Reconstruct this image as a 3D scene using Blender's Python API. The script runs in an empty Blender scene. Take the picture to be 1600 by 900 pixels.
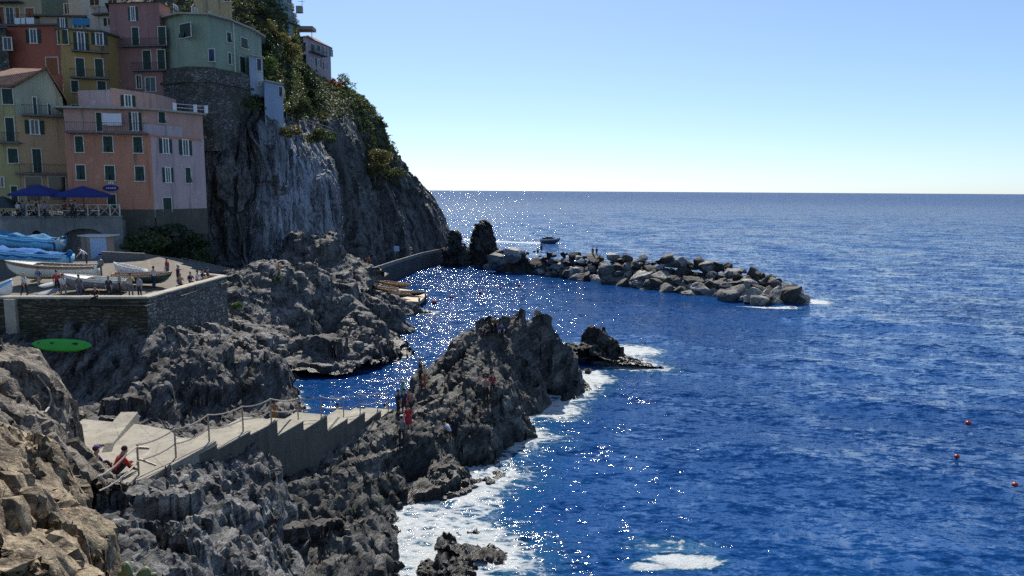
import bpy, bmesh, math, random
import numpy as np
from mathutils import Vector, Matrix, kdtree
R = math.radians
SC = bpy.context.scene
COL = SC.collection
random.seed(7)

# ------------------------------------------------------------------ camera
H, F, PITCH, ROLL = 16.0, 1155.0, R(7.5), R(0.37)
cam = bpy.data.cameras.new('camera'); CAM = bpy.data.objects.new('camera', cam); COL.objects.link(CAM)
cam.sensor_width = 36; cam.lens = 36*F/1600; cam.clip_start = 0.5; cam.clip_end = 90000
CM = Matrix.Translation((0, 0, H)) @ Matrix.Rotation(math.pi/2-PITCH, 4, 'X') @ Matrix.Rotation(ROLL, 4, 'Z')
CAM.matrix_world = CM
SC.camera = CAM
C3 = CM.to_3x3()

def ray(px, py):
    return C3 @ Vector(((px-800)/F, -(py-450)/F, -1))
def Pz(px, py, z):
    r = ray(px, py); t = (z-H)/r.z
    return Vector((r.x*t, r.y*t, z))
def Pd(px, py, d):
    r = ray(px, py); t = d/r.y
    return Vector((r.x*t, d, H+r.z*t))
def Q(px, py, d):
    """the point seen at a photo position at about distance d"""
    if py < 470: return Pd(px, py, d)
    z = H-(py-(298+(px-800)*.0064))/F*d
    return Pz(px, py, z)
def Pplane(px, py, o, n):
    r = ray(px, py); c = Vector((0, 0, H))
    t = (o-c).dot(n)/r.dot(n)
    return c+r*t

# ------------------------------------------------------------------ tags
def tag(o, label=None, cat=None, group=None, kind=None):
    if label: o['label'] = label
    if cat: o['category'] = cat
    if group: o['group'] = group
    if kind: o['kind'] = kind
    return o
def empty(name, loc, rz=0, label=None, cat=None, group=None):
    o = bpy.data.objects.new(name, None); COL.objects.link(o)
    o.location = loc; o.rotation_euler = (0, 0, rz); o.empty_display_size = .3
    return tag(o, label, cat, group)
def copy_tree(o, parent=None):
    c = o.copy(); COL.objects.link(c)
    if parent: c.parent = parent
    for ch in list(o.children): copy_tree(ch, c)
    return c

class MB:
    """collects geometry for one mesh object"""
    def __init__(s): s.v = []; s.f = []; s.m = []
    def add(s, vs, fs, mi=0):
        b = len(s.v); s.v += [tuple(v) for v in vs]; s.f += [tuple(i+b for i in f) for f in fs]; s.m += [mi]*len(fs)
        return s
    def box(s, c, d, rz=0, mi=0, ry=0):
        M = Matrix.Rotation(rz, 3, 'Z') @ Matrix.Rotation(ry, 3, 'Y')
        vs = []
        for k in range(8):
            p = Vector(((k & 1)-.5, (k >> 1 & 1)-.5, (k >> 2 & 1)-.5))
            vs.append(Vector(c)+M @ Vector((p.x*d[0], p.y*d[1], p.z*d[2])))
        return s.add(vs, [(0, 2, 3, 1), (4, 5, 7, 6), (0, 1, 5, 4), (2, 6, 7, 3), (0, 4, 6, 2), (1, 3, 7, 5)], mi)
    def frame_box(s, o, ax, ay, az, mi=0):
        """box from corner o with edge vectors"""
        vs = [o+ax*(k & 1)+ay*(k >> 1 & 1)+az*(k >> 2 & 1) for k in range(8)]
        return s.add(vs, [(0, 2, 3, 1), (4, 5, 7, 6), (0, 1, 5, 4), (2, 6, 7, 3), (0, 4, 6, 2), (1, 3, 7, 5)], mi)
    def tube(s, pts, r, n=6, mi=0):
        pts = [Vector(p) for p in pts]; rs = r if isinstance(r, (list, tuple)) else [r]*len(pts)
        vs = []; fs = []
        for i, p in enumerate(pts):
            t = (pts[min(i+1, len(pts)-1)]-pts[max(i-1, 0)]).normalized()
            a = t.cross(Vector((0, 0, 1)))
            if a.length < .05: a = t.cross(Vector((1, 0, 0)))
            a.normalize(); b = t.cross(a)
            for k in range(n):
                w = 2*math.pi*k/n; vs.append(p+(a*math.cos(w)+b*math.sin(w))*rs[i])
        for i in range(len(pts)-1):
            for k in range(n):
                k2 = (k+1) % n; fs.append((i*n+k, i*n+k2, (i+1)*n+k2, (i+1)*n+k))
        fs.append(tuple(range(n))[::-1]); fs.append(tuple(range((len(pts)-1)*n, len(pts)*n)))
        return s.add(vs, fs, mi)
    def prism(s, poly, z0, z1, mi=0):
        n = len(poly); z0s = z0 if isinstance(z0, (list, tuple)) else [z0]*n; z1s = z1 if isinstance(z1, (list, tuple)) else [z1]*n
        vs = [(p[0], p[1], z0s[i]) for i, p in enumerate(poly)]+[(p[0], p[1], z1s[i]) for i, p in enumerate(poly)]
        fs = [tuple(range(n))[::-1], tuple(range(n, 2*n))]+[(i, (i+1) % n, n+(i+1) % n, n+i) for i in range(n)]
        return s.add(vs, fs, mi)
    def ball(s, c, r, n=10, m=6, mi=0):
        r = Vector(r) if not isinstance(r, (int, float)) else Vector((r, r, r)); c = Vector(c)
        vs = [c+Vector((0, 0, r.z))]; fs = []
        for i in range(1, m):
            a = math.pi*i/m
            for k in range(n):
                b = 2*math.pi*k/n; vs.append(c+Vector((r.x*math.sin(a)*math.cos(b), r.y*math.sin(a)*math.sin(b), r.z*math.cos(a))))
        vs.append(c-Vector((0, 0, r.z))); e = len(vs)-1
        for k in range(n):
            k2 = (k+1) % n; fs.append((0, 1+k, 1+k2))
            for i in range(m-2): fs.append((1+i*n+k, 1+(i+1)*n+k, 1+(i+1)*n+k2, 1+i*n+k2))
            fs.append((e, 1+(m-2)*n+k2, 1+(m-2)*n+k))
        return s.add(vs, fs, mi)
    def build(s, name, mats, parent=None, smooth=False, local=None):
        me = bpy.data.meshes.new(name); vs = s.v
        if local is not None: vs = [tuple(Vector(v)-Vector(local)) for v in vs]
        me.from_pydata(vs, [], s.f)
        for m in (mats if isinstance(mats, (list, tuple)) else [mats]): me.materials.append(m)
        me.polygons.foreach_set('material_index', s.m)
        if smooth: me.polygons.foreach_set('use_smooth', [True]*len(s.f))
        bm = bmesh.new(); bm.from_mesh(me); bmesh.ops.recalc_face_normals(bm, faces=bm.faces); bm.to_mesh(me); bm.free()
        o = bpy.data.objects.new(name, me); COL.objects.link(o)
        if local is not None and parent is None: o.location = local
        if parent: o.parent = parent
        return o

def mesh_np(name, V, Fq, mat, smooth=True, parent=None):
    me = bpy.data.meshes.new(name)
    V = np.asarray(V, np.float32); Fq = np.asarray(Fq, np.int32)
    me.vertices.add(len(V)); me.vertices.foreach_set('co', V.ravel())
    k = Fq.shape[1]
    me.loops.add(Fq.size); me.loops.foreach_set('vertex_index', Fq.ravel())
    me.polygons.add(len(Fq)); me.polygons.foreach_set('loop_start', np.arange(len(Fq), dtype=np.int32)*k)
    me.polygons.foreach_set('loop_total', np.full(len(Fq), k, np.int32))
    me.polygons.foreach_set('use_smooth', np.full(len(Fq), smooth))
    me.update(calc_edges=True); me.validate()
    if mat: me.materials.append(mat)
    o = bpy.data.objects.new(name, me); COL.objects.link(o)
    if parent: o.parent = parent
    return o

# ------------------------------------------------------------------ noise (numpy)
def _h(ix, iy, iz, s):
    n = (ix.astype(np.int64)*374761393+iy.astype(np.int64)*668265263+iz.astype(np.int64)*2147483647+s*1274126177) & 0xffffffff
    n = ((n ^ (n >> 13))*1274126177) & 0xffffffff
    n = ((n ^ (n >> 16))*2246822519) & 0xffffffff
    n = n ^ (n >> 15)
    return (n & 0xffffff)/float(0xffffff)
def vnoise(p, s=0):
    i = np.floor(p); f = p-i; f = f*f*f*(f*(f*6-15)+10); i = i.astype(np.int64); r = 0
    for dx in (0, 1):
        for dy in (0, 1):
            for dz in (0, 1):
                w = (f[:, 0] if dx else 1-f[:, 0])*(f[:, 1] if dy else 1-f[:, 1])*(f[:, 2] if dz else 1-f[:, 2])
                r = r+w*_h(i[:, 0]+dx, i[:, 1]+dy, i[:, 2]+dz, s)
    return r*2-1
def fbm(p, o=4, s=0, ridged=False):
    a, t, r = 1., 0., 0.
    for k in range(o):
        n = vnoise(p*(2.03**k)+k*17.3, s+k)
        r = r+a*((1-2*np.abs(n)) if ridged else n); t += a; a *= .5
    return r/t
def blocks(p, s=0, tilt=.9, crack=.28, k=7.):
    """angular blocks: each cell its own offset and tilted face, with cracks between"""
    i = np.floor(p).astype(np.int64); N = len(p)
    b1 = np.full(N, 9.); b2 = np.full(N, 9.); ids = np.zeros((N, 3), np.int64); off = np.zeros((N, 3))
    for dx in (-1, 0, 1):
        for dy in (-1, 0, 1):
            for dz in (-1, 0, 1):
                c = i+np.array((dx, dy, dz))
                q = c+.1+.8*np.stack([_h(c[:, 0], c[:, 1], c[:, 2], s+t) for t in (11, 12, 13)], 1)
                v = p-q; d = np.sqrt((v*v).sum(1)); m = d < b1
                b2 = np.where(m, b1, np.minimum(b2, d)); b1 = np.where(m, d, b1)
                ids[m] = c[m]; off[m] = v[m]
    r = [_h(ids[:, 0], ids[:, 1], ids[:, 2], s+t) for t in (21, 22, 23, 24)]
    g = np.stack([r[1]-.5, r[2]-.5, r[3]-.5], 1)*2
    return (r[0]-.5)*1.1+(off*g).sum(1)*tilt-crack*np.exp(-(b2-b1)*k)

def grid_faces(ny, nx):
    a = np.arange(ny*nx).reshape(ny, nx)
    return np.stack([a[:-1, :-1], a[:-1, 1:], a[1:, 1:], a[1:, :-1]], -1).reshape(-1, 4)
def grid_normals(V, ny, nx):
    G = V.reshape(ny, nx, 3); du = np.gradient(G, axis=1); dv = np.gradient(G, axis=0)
    n = np.cross(du, dv); n /= np.linalg.norm(n, axis=2, keepdims=True)+1e-9
    return n.reshape(-1, 3)
def rotm(rx, ry, rz):
    return np.array((Matrix.Rotation(rz, 3, 'Z') @ Matrix.Rotation(ry, 3, 'Y') @ Matrix.Rotation(rx, 3, 'X')))

def roughen(V, N, rot, layers, seed=0, w=None):
    """layers: (kind, amplitude, (sx,sy,sz)) in the bedding frame"""
    q = V @ rot; D = np.zeros(len(V)); 
    warp = np.stack([vnoise(q/2.2, seed+91), vnoise(q/2.2+31, seed+92), vnoise(q/2.2+57, seed+93)], 1)*.35
    for j, (kind, amp, sc) in enumerate(layers):
        p = (q+warp)/np.array(sc)
        if kind == 'b': d = blocks(p, seed+j*31)
        elif kind == 'r': d = fbm(p, 4, seed+j*31, True)
        else: d = fbm(p, 4, seed+j*31)
        D += amp*d
    if w is not None: D *= w
    return V+N*D[:, None]

CARVE = []
def shard_field(G, z, ny, nx, res, lo, spec, strike, seed):
    """tilted broken slabs lying along the strike of the bedding, laid over a height field"""
    rng = np.random.RandomState(seed); zb = z.reshape(ny, nx).copy(); zo = zb.copy()
    X = G[:, 0].reshape(ny, nx); Y = G[:, 1].reshape(ny, nx); gy, gx = np.gradient(zb, res)
    P3 = np.column_stack([G*1.6, z*1.6]); w1 = (fbm(P3, 3, seed+5)*1.).reshape(ny, nx); w2 = (fbm(P3+40, 3, seed+6)*1.).reshape(ny, nx)
    P4 = P3*3.1; w1 += .4*fbm(P4, 2, seed+7).reshape(ny, nx); w2 += .4*fbm(P4+9, 2, seed+8).reshape(ny, nx)
    ok = np.argwhere(zb > -.7)
    if not len(ok): return z
    area = len(ok)*res*res
    for dens, L0, W0, H0, tilt in spec:
        for c in ok[rng.randint(0, len(ok), int(dens*area))]:
            i, j = c; L = L0*rng.uniform(.5, 1.5); W = W0*rng.uniform(.55, 1.5); an = strike+rng.normal(0, .22); ca, sa = math.cos(an), math.sin(an)
            k = int((L+W)*.75/res)+2; i0, i1, j0, j1 = max(0, i-k), min(ny, i+k), max(0, j-k), min(nx, j+k)
            dx = X[i0:i1, j0:j1]-X[i, j]; dy = Y[i0:i1, j0:j1]-Y[i, j]
            u = dx*ca+dy*sa+w1[i0:i1, j0:j1]*W*.45; v = -dx*sa+dy*ca+w2[i0:i1, j0:j1]*W*.30
            H_ = H0*min(1, max(0, (zb[i, j]+.9)/1.6)); gl = gx[i, j]*ca+gy[i, j]*sa; gv = -gx[i, j]*sa+gy[i, j]*ca
            tv = tilt*rng.uniform(.35, 1.2)*(1 if rng.rand() < .85 else -.6)
            base = zb[i0:i1, j0:j1]
            zs = zb[i, j]+H_*rng.uniform(-.35, .9)+np.clip(gl, -.9, .9)*u*.9+(np.clip(gv, -.8, .8)*.55+tv)*v
            taper = 1-.5*np.clip(np.abs(u)/(L*.5), 0, 1)**2
            m = (np.abs(u) < L*.5) & (np.abs(v) < W*.5*taper) & (base > -.9)
            zs = np.minimum(zs, base+1.5*H_)
            t = zo[i0:i1, j0:j1]; t[m] = np.maximum(t[m], zs[m])
    return zo.ravel()
SHORE = []     # waterline points, for the foam
def rock_mass(name, ctrl, res, mat, rot=(0, .5, .6), layers=None, zmin=-1.2, seed=0, margin=3., strike=R(60), shards=None, fine=.05):
    C = np.array([tuple(c) for c in ctrl])
    lo = C[:, :2].min(0)-margin; hi = C[:, :2].max(0)+margin
    nx = int((hi[0]-lo[0])/res)+1; ny = int((hi[1]-lo[1])/res)+1
    X, Y = np.meshgrid(np.linspace(lo[0], hi[0], nx), np.linspace(lo[1], hi[1], ny)); G = np.stack([X.ravel(), Y.ravel()], 1)
    n = len(C); A = np.zeros((n+3, n+3)); dd = np.linalg.norm(C[:, None, :2]-C[None, :, :2], axis=2)
    A[:n, :n] = dd+np.eye(n)*-.02; A[:n, n] = 1; A[:n, n+1:] = C[:, :2]; A[n, :n] = 1; A[n+1:, :n] = C[:, :2].T
    w = np.linalg.solve(A, np.concatenate([C[:, 2], np.zeros(3)]))
    z = w[n]+G @ w[n+1:]; md = np.full(len(G), 1e9)
    for k in range(n):
        d = np.linalg.norm(G-C[k, :2], axis=1); z += w[k]*d; md = np.minimum(md, d)
    z = np.clip(z, -6, 40)
    if shards: z = shard_field(G, z, ny, nx, res, lo, shards, strike, seed)
    V = np.column_stack([G, z]); N = grid_normals(V, ny, nx)
    layers = layers or [('b', .75, (3.2, 1.3, 1.3)), ('b', .33, (1.5, .55, .5)), ('r', .16, (1.2, .4, .4))]
    V = roughen(V, N, rotm(*rot), layers, seed, np.clip((z+1.6)/2.2, .12, 1))
    for poly, zc in CARVE:                       # rock cut away under the concrete
        x_, y_ = V[:, 0], V[:, 1]; ins = np.ones(len(V), bool); s_ = 0
        for a_, b_ in zip(poly, poly[1:]+poly[:1]): s_ += a_[0]*b_[1]-b_[0]*a_[1]
        for a_, b_ in zip(poly, poly[1:]+poly[:1]):
            L_ = math.hypot(b_[0]-a_[0], b_[1]-a_[1])+1e-6
            ins &= ((b_[0]-a_[0])*(y_-a_[1])-(b_[1]-a_[1])*(x_-a_[0]))*(1 if s_ > 0 else -1)/L_ > -.12
        V[ins, 2] = np.minimum(V[ins, 2], zc-.3)
    keep = (V[:, 2] > zmin) & (md < margin*1.6+2)
    Fq = grid_faces(ny, nx); Fq = Fq[keep[Fq].all(1)]
    used = np.zeros(len(V), bool); used[Fq.ravel()] = True
    idx = np.cumsum(used)-1
    V2 = V[used].copy(); Fq = idx[Fq]
    o = mesh_np(name, V2, Fq, mat, smooth=True)
    o.data.set_sharp_from_angle(angle=R(38))
    sh = V2[np.abs(V2[:, 2]) < .18]; SHORE.append(sh[::3])
    return o
# ------------------------------------------------------------------ materials
class NT:
    def __init__(s, name):
        s.m = bpy.data.materials.new(name); s.m.use_nodes = True; s.t = s.m.node_tree; s.t.nodes.clear()
        s.out = s.n('ShaderNodeOutputMaterial'); s.pos = None
    def n(s, t, **k):
        x = s.t.nodes.new(t)
        for a, b in k.items(): setattr(x, a, b)
        return x
    def l(s, a, b): s.t.links.new(a, b)
    def val(s, sock, v):
        if hasattr(v, 'is_output') or isinstance(v, bpy.types.NodeSocket): s.l(v, sock)
        else: sock.default_value = v
    def P(s):
        if s.pos is None: s.pos = s.n('ShaderNodeNewGeometry').outputs['Position']
        return s.pos
    def mapped(s, scale=(1, 1, 1), rot=(0, 0, 0), src=None):
        m = s.n('ShaderNodeMapping'); s.l(src or s.P(), m.inputs[0]); m.inputs['Rotation'].default_value = rot; m.inputs['Scale'].default_value = scale
        return m.outputs[0]
    def noise(s, vec, scale, detail=4, rough=.6, dist=0):
        x = s.n('ShaderNodeTexNoise'); s.l(vec, x.inputs['Vector']); x.inputs['Scale'].default_value = scale; x.inputs['Detail'].default_value = detail
        x.inputs['Roughness'].default_value = rough; x.inputs['Distortion'].default_value = dist
        return x.outputs[0]
    def voro(s, vec, scale, feature='F1', rnd=1):
        x = s.n('ShaderNodeTexVoronoi', feature=feature); s.l(vec, x.inputs['Vector']); x.inputs['Scale'].default_value = scale; x.inputs['Randomness'].default_value = rnd
        return x
    def ramp(s, fac, stops, interp='LINEAR'):
        x = s.n('ShaderNodeValToRGB'); x.color_ramp.interpolation = interp; e = x.color_ramp.elements
        while len(e) < len(stops): e.new(.5)
        for i, (p, c) in enumerate(stops):
            e[i].position = p; c = (c, c, c) if isinstance(c, (int, float)) else c; e[i].color = (*c[:3], 1)
        s.l(fac, x.inputs[0]); return x.outputs[0]
    def math(s, op, a, b=0., clamp=False):
        x = s.n('ShaderNodeMath', operation=op, use_clamp=clamp); s.val(x.inputs[0], a); s.val(x.inputs[1], b); return x.outputs[0]
    def mix(s, fac, a, b, blend='MIX'):
        x = s.n('ShaderNodeMix', data_type='RGBA', blend_type=blend); s.val(x.inputs[0], fac)
        for sock, v in ((x.inputs[6], a), (x.inputs[7], b)): s.val(sock, (*v, 1) if isinstance(v, tuple) and len(v) == 3 else v)
        return x.outputs[2]
    def attr(s, name):
        x = s.n('ShaderNodeAttribute', attribute_name=name); return x
    def sepz(s):
        x = s.n('ShaderNodeSeparateXYZ'); s.l(s.P(), x.inputs[0]); return x.outputs[2]
    def bump(s, h, strength=.5, dist=.1, prev=None):
        x = s.n('ShaderNodeBump'); s.l(h, x.inputs['Height']); x.inputs['Strength'].default_value = strength; x.inputs['Distance'].default_value = dist
        if prev: s.l(prev, x.inputs['Normal'])
        return x.outputs[0]
    def bsdf(s, color, rough=.8, normal=None, **k):
        b = s.n('ShaderNodeBsdfPrincipled'); s.val(b.inputs['Base Color'], (*color, 1) if isinstance(color, tuple) and len(color) == 3 else color); s.val(b.inputs['Roughness'], rough)
        if normal: s.l(normal, b.inputs['Normal'])
        for a, v in k.items(): s.val(b.inputs[a.replace('_', ' ')], v)
        return b.outputs[0]
    def done(s, sh): s.l(sh, s.out.inputs[0]); return s.m

def rock_mat(name, dark, mid, light, rot=(0, .5, .6), sc=1., wet=.0, streak=(.35, 1.6, 1.6), bump=1., rough=.75, lichen=None, attr_tone=None):
    t = NT(name)
    base = t.mapped((1, 1, 1), tuple(rot)); v = t.mapped(streak, (0, 0, 0), base)
    n1 = t.noise(v, .55*sc, 6, .62, .6); n2 = t.noise(v, 3.2*sc, 5, .7, .3); n3 = t.noise(base, .22*sc, 3, .5)
    f = t.math('ADD', t.math('MULTIPLY', n1, .55), t.math('MULTIPLY', n2, .45))
    c = t.ramp(f, [(.34, tuple(x*.7 for x in dark)), (.44, dark), (.50, mid), (.58, light), (.68, tuple(min(1, x*1.45) for x in light))])
    c = t.mix(t.ramp(n3, [(.38, 0.), (.62, .55)]), c, tuple(x*.55 for x in mid))
    if lichen: c = t.mix(t.ramp(t.noise(base, .6*sc, 5, .7), [(.55, 0.), (.66, .8)]), c, lichen)
    vein = t.ramp(t.noise(t.mapped((.12, 2.6, 2.6), (0, 0, 0), base), 1.1*sc, 3, .5, 1.2), [(.615, 0.), (.63, .45), (.65, 0.)])
    c = t.mix(vein, c, tuple(min(1, x*1.9+.05) for x in light))
    rg = rough
    if attr_tone:
        a = t.attr('tone'); c = t.mix(1., c, a.outputs['Color'], 'MULTIPLY')
    if wet:
        z = t.math('ADD', t.sepz(), t.math('MULTIPLY', t.math('SUBTRACT', n3, .5), 2.2))
        wf = t.ramp(t.math('DIVIDE', z, 4.), [(.02, 1.), (.02+wet*.25, 0.)])
        c = t.mix(t.math('MULTIPLY', wf, .8), c, tuple(x*.30 for x in dark)); rg = t.math('SUBTRACT', rough, t.math('MULTIPLY', wf, .42))
    vc = t.voro(v, 1.6*sc, 'DISTANCE_TO_EDGE').outputs['Distance']
    crack = t.ramp(vc, [(0., 0.), (.10, 1.)])
    nb = t.noise(v, 5.5*sc, 8, .72)
    b = t.bump(crack, .25*bump, .06/sc)
    b = t.bump(n1, .8*bump, .45/sc, b); b = t.bump(nb, .9*bump, .09/sc, b)
    b = t.bump(t.noise(base, 24*sc, 4, .7), .5*bump, .015/sc, b)
    return t.done(t.bsdf(c, rg, b, Specular_IOR_Level=.35))

def plaster(name, col, dirt=.5):
    t = NT(name); p = t.P()
    a = t.noise(t.mapped((1, 1, .25)), .5, 6, .65); b = t.noise(t.mapped((1.6, 1.6, .12)), 1.1, 4, .6); d = t.noise(p, 9, 3, .6)
    c = t.mix(t.ramp(a, [(.35, 0.), (.68, .5*dirt)]), col, tuple(x*.55 for x in col))
    c = t.mix(t.ramp(b, [(.56, 0.), (.70, .55*dirt)]), c, (.09, .085, .08))
    c = t.mix(t.ramp(t.noise(p, .9, 5, .7), [(.60, 0.), (.66, .5*dirt)]), c, tuple(min(1, x*1.15+.05) for x in col))
    return t.done(t.bsdf(c, .9, t.bump(d, .25, .02)))
def simple(name, col, rough=.6, metallic=0., var=.25, scale=6.):
    t = NT(name); n = t.noise(t.P(), scale, 4, .6)
    c = t.mix(t.ramp(n, [(.3, 0.), (.7, var)]), col, tuple(x*.5 for x in col))
    return t.done(t.bsdf(c, rough, t.bump(n, .1, .01), Metallic=metallic))
def masonry(name, ca, cb, cm, sx=2.2, sz=4.5, moss=None, bump=1.):
    t = NT(name); p = t.mapped((sx, sx, sz))
    w = t.n('ShaderNodeVectorMath', operation='ADD'); t.l(p, w.inputs[0])
    nn = t.n('ShaderNodeTexNoise'); t.l(t.P(), nn.inputs[0]); nn.inputs['Scale'].default_value = 1.3
    t.l(nn.outputs['Color'], w.inputs[1]); p = w.outputs[0]
    v = t.voro(p, 1.0); e = t.voro(p, 1.0, 'DISTANCE_TO_EDGE').outputs['Distance']
    r = t.n('ShaderNodeSeparateColor'); t.l(v.outputs['Color'], r.inputs[0])
    c = t.ramp(r.outputs[0], [(0., ca), (.55, cb), (.93, tuple(min(1, x*1.3) for x in cb)), (1., tuple(min(1, x*2.) for x in cb))])
    c = t.mix(t.ramp(t.noise(t.P(), 7, 5, .7), [(.35, 0.), (.7, .6)]), c, tuple(x*.5 for x in ca))
    c = t.mix(t.ramp(e, [(.02, 1.), (.10, 0.)]), c, cm)
    if moss: c = t.mix(t.ramp(t.noise(t.mapped((.5, .5, .7)), 1., 4, .65), [(.45, 0.), (.6, .75)]), c, moss)
    b = t.bump(t.ramp(e, [(0., 0.), (.16, 1.)]), .9*bump, .08); b = t.bump(t.noise(t.P(), 12, 5, .7), .5*bump, .03, b)
    return t.done(t.bsdf(c, .9, b))
def concrete(name, col, scale=1., stain=.5, joint=0):
    t = NT(name); p = t.P()
    c = t.mix(t.ramp(t.noise(p, .7*scale, 6, .7), [(.35, 0.), (.7, .6*stain)]), col, tuple(x*.5 for x in col))
    c = t.mix(t.ramp(t.noise(t.mapped((2, 2, .3)), 1.5*scale, 5, .6), [(.52, 0.), (.7, .7*stain)]), c, tuple(x*.42 for x in col))
    c = t.mix(t.ramp(t.noise(p, 14*scale, 3, .7), [(.4, 0.), (.7, .3)]), c, tuple(x*.6 for x in col))
    e = t.voro(t.mapped((.55, .55, .55), (0, 0, .4)), 1., 'DISTANCE_TO_EDGE').outputs['Distance']
    if joint: c = t.mix(t.ramp(e, [(.0, .8), (.012, 0.)]), c, tuple(x*.3 for x in col))
    c = t.mix(t.ramp(t.noise(p, .45*scale, 7, .75, .8), [(.56, 0.), (.62, .5*stain)]), c, tuple(min(1, x*1.3) for x in col))
    return t.done(t.bsdf(c, .88, t.bump(t.noise(p, 10*scale, 6, .7), .6, .04)))
def slatted(name, col):
    t = NT(name); z = t.sepz()
    w = t.math('FRACT', t.math('MULTIPLY', z, 11.))
    c = t.mix(t.ramp(w, [(.0, 0.), (.25, .6), (.5, 0.)]), col, tuple(x*.35 for x in col))
    return t.done(t.bsdf(c, .6, t.bump(w, .6, .03)))
def leafy(name, a, b, trans=.35):
    t = NT(name); n = t.noise(t.P(), .9, 3, .6); o = t.n('ShaderNodeNewGeometry').outputs['Random Per Island']
    c = t.ramp(t.math('ADD', t.math('MULTIPLY', n, .6), t.math('MULTIPLY', o, .4)), [(.3, a), (.7, b)])
    d = t.bsdf(c, .6); tr = t.n('ShaderNodeBsdfTranslucent'); t.l(c, tr.inputs[0])
    mx = t.n('ShaderNodeMixShader'); mx.inputs[0].default_value = trans; t.l(d, mx.inputs[1]); t.l(tr.outputs[0], mx.inputs[2])
    return t.done(mx.outputs[0])

BED = (0., .45, -1.05)
M = {}
M['rock_main'] = rock_mat('rock_grey', (.022, .0215, .02), (.075, .072, .065), (.17, .162, .143), BED, 1., wet=.9)
M['rock_mid'] = rock_mat('rock_mid_grey', (.038, .038, .038), (.12, .118, .113), (.25, .24, .225), (0, .3, .5), .9, wet=.6)
M['rock_blue'] = rock_mat('rock_slate', (.036, .036, .038), (.125, .125, .125), (.275, .27, .255), (0, .4, -1.0), 1.5, lichen=(.12, .10, .07))
M['rock_strata'] = rock_mat('rock_strata', (.03, .03, .03), (.105, .10, .096), (.225, .215, .20), (0, 1.35, -1.2), 1.2, wet=.4, streak=(.22, 1.8, 1.8), lichen=(.10, .075, .045))
M['rock_brown'] = rock_mat('rock_brown', (.075, .056, .035), (.27, .205, .13), (.46, .365, .235), (0, .3, .3), 2.0, streak=(.6, 1.4, 1.4), lichen=(.13, .10, .07))
M['rock_tan'] = rock_mat('rock_tan', (.045, .038, .03), (.15, .125, .10), (.28, .24, .19), (0, .15, .4), 1.8, streak=(.35, 1.5, 1.5))
M['cliff'] = rock_mat('cliff_rock', (.04, .042, .046), (.145, .15, .16), (.28, .285, .30), (0, 1.45, .3), .9, streak=(.10, 1.5, 1.5), attr_tone=True, bump=1.5)
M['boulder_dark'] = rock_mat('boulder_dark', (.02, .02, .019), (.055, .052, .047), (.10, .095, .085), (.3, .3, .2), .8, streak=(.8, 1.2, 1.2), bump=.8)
M['boulder_grey'] = rock_mat('boulder_grey', (.06, .06, .06), (.16, .16, .155), (.27, .265, .25), (.3, .3, .2), .8, streak=(.8, 1.2, 1.2), bump=.8)
M['boulder_pale'] = rock_mat('boulder_pale', (.14, .135, .125), (.30, .29, .27), (.46, .45, .42), (.3, .3, .2), .8, streak=(.8, 1.2, 1.2), bump=.7)
M['rock_black'] = rock_mat('rock_black', (.012, .012, .011), (.04, .037, .033), (.09, .083, .072), BED, .8, wet=.5)
M['wall_rubble'] = masonry('wall_rubble', (.10, .095, .09), (.22, .21, .19), (.05, .047, .043), 2.4, 3.8)
M['wall_mossy'] = masonry('wall_mossy', (.055, .05, .035), (.13, .115, .08), (.022, .02, .016), 1.3, 5.0, moss=(.03, .035, .014))
M['wall_harbour'] = concrete('harbour_wall', (.26, .26, .255), 1., 1.3)
M['bastion'] = masonry('bastion_stone', (.07, .068, .065), (.19, .18, .165), (.05, .048, .044), 2.1, 3.4, moss=(.05, .05, .035))
M['coping'] = concrete('coping', (.42, .38, .31), 1.5, .7)
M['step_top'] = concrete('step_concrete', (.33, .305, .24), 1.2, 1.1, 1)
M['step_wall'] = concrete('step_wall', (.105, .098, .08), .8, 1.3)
M['landing'] = concrete('landing_concrete', (.34, .31, .25), .9, 1.1, 1)
M['terrace'] = concrete('terrace_paving', (.17, .145, .115), .8, 1.2, 1)
M['quay'] = concrete('quay_concrete', (.15, .15, .145), .7, .9)
M['shutter'] = slatted('green_shutter', (.012, .045, .033)); M['shutter_b'] = slatted('blue_shutter', (.02, .05, .12)); M['shutter_o'] = slatted('orange_shutter', (.28, .085, .03))
M['frame'] = simple('window_surround', (.62, .58, .52), .7); M['white'] = simple('white_paint', (.75, .75, .74), .5)
M['glass'] = NT('window_glass'); M['glass'] = M['glass'].done(M['glass'].bsdf((.012, .016, .02), .12))
M['metal_dark'] = simple('dark_iron', (.03, .033, .035), .55, .3); M['steel'] = simple('galvanised_steel', (.33, .29, .24), .5, .5); M['rope'] = simple('rope', (.34, .30, .25), .9)
M['roof_tile'] = NT('roof_tile'); _t = M['roof_tile']
_w = _t.n('ShaderNodeTexWave', bands_direction='X'); _t.l(_t.P(), _w.inputs[0]); _w.inputs['Scale'].default_value = 1.6
M['roof_tile'] = _t.done(_t.bsdf(_t.ramp(_t.noise(_t.P(), 2.2, 5, .7), [(.3, (.10, .055, .04)), (.55, (.26, .13, .085)), (.75, (.30, .2, .14))]), .9, _t.bump(_w.outputs[0], .8, .08)))
M['roof_grey'] = simple('roof_slate', (.10, .095, .09), .8, 0, .5)
M['awning'] = simple('navy_canvas', (.012, .025, .17), .8); M['awning_dk'] = simple('dark_canvas', (.03, .045, .05), .8)
M['sheet'] = simple('white_linen', (.70, .70, .76), .9, 0, .1); M['sheet_b'] = simple('pale_blue_linen', (.42, .60, .80), .9, 0, .1)
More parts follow.
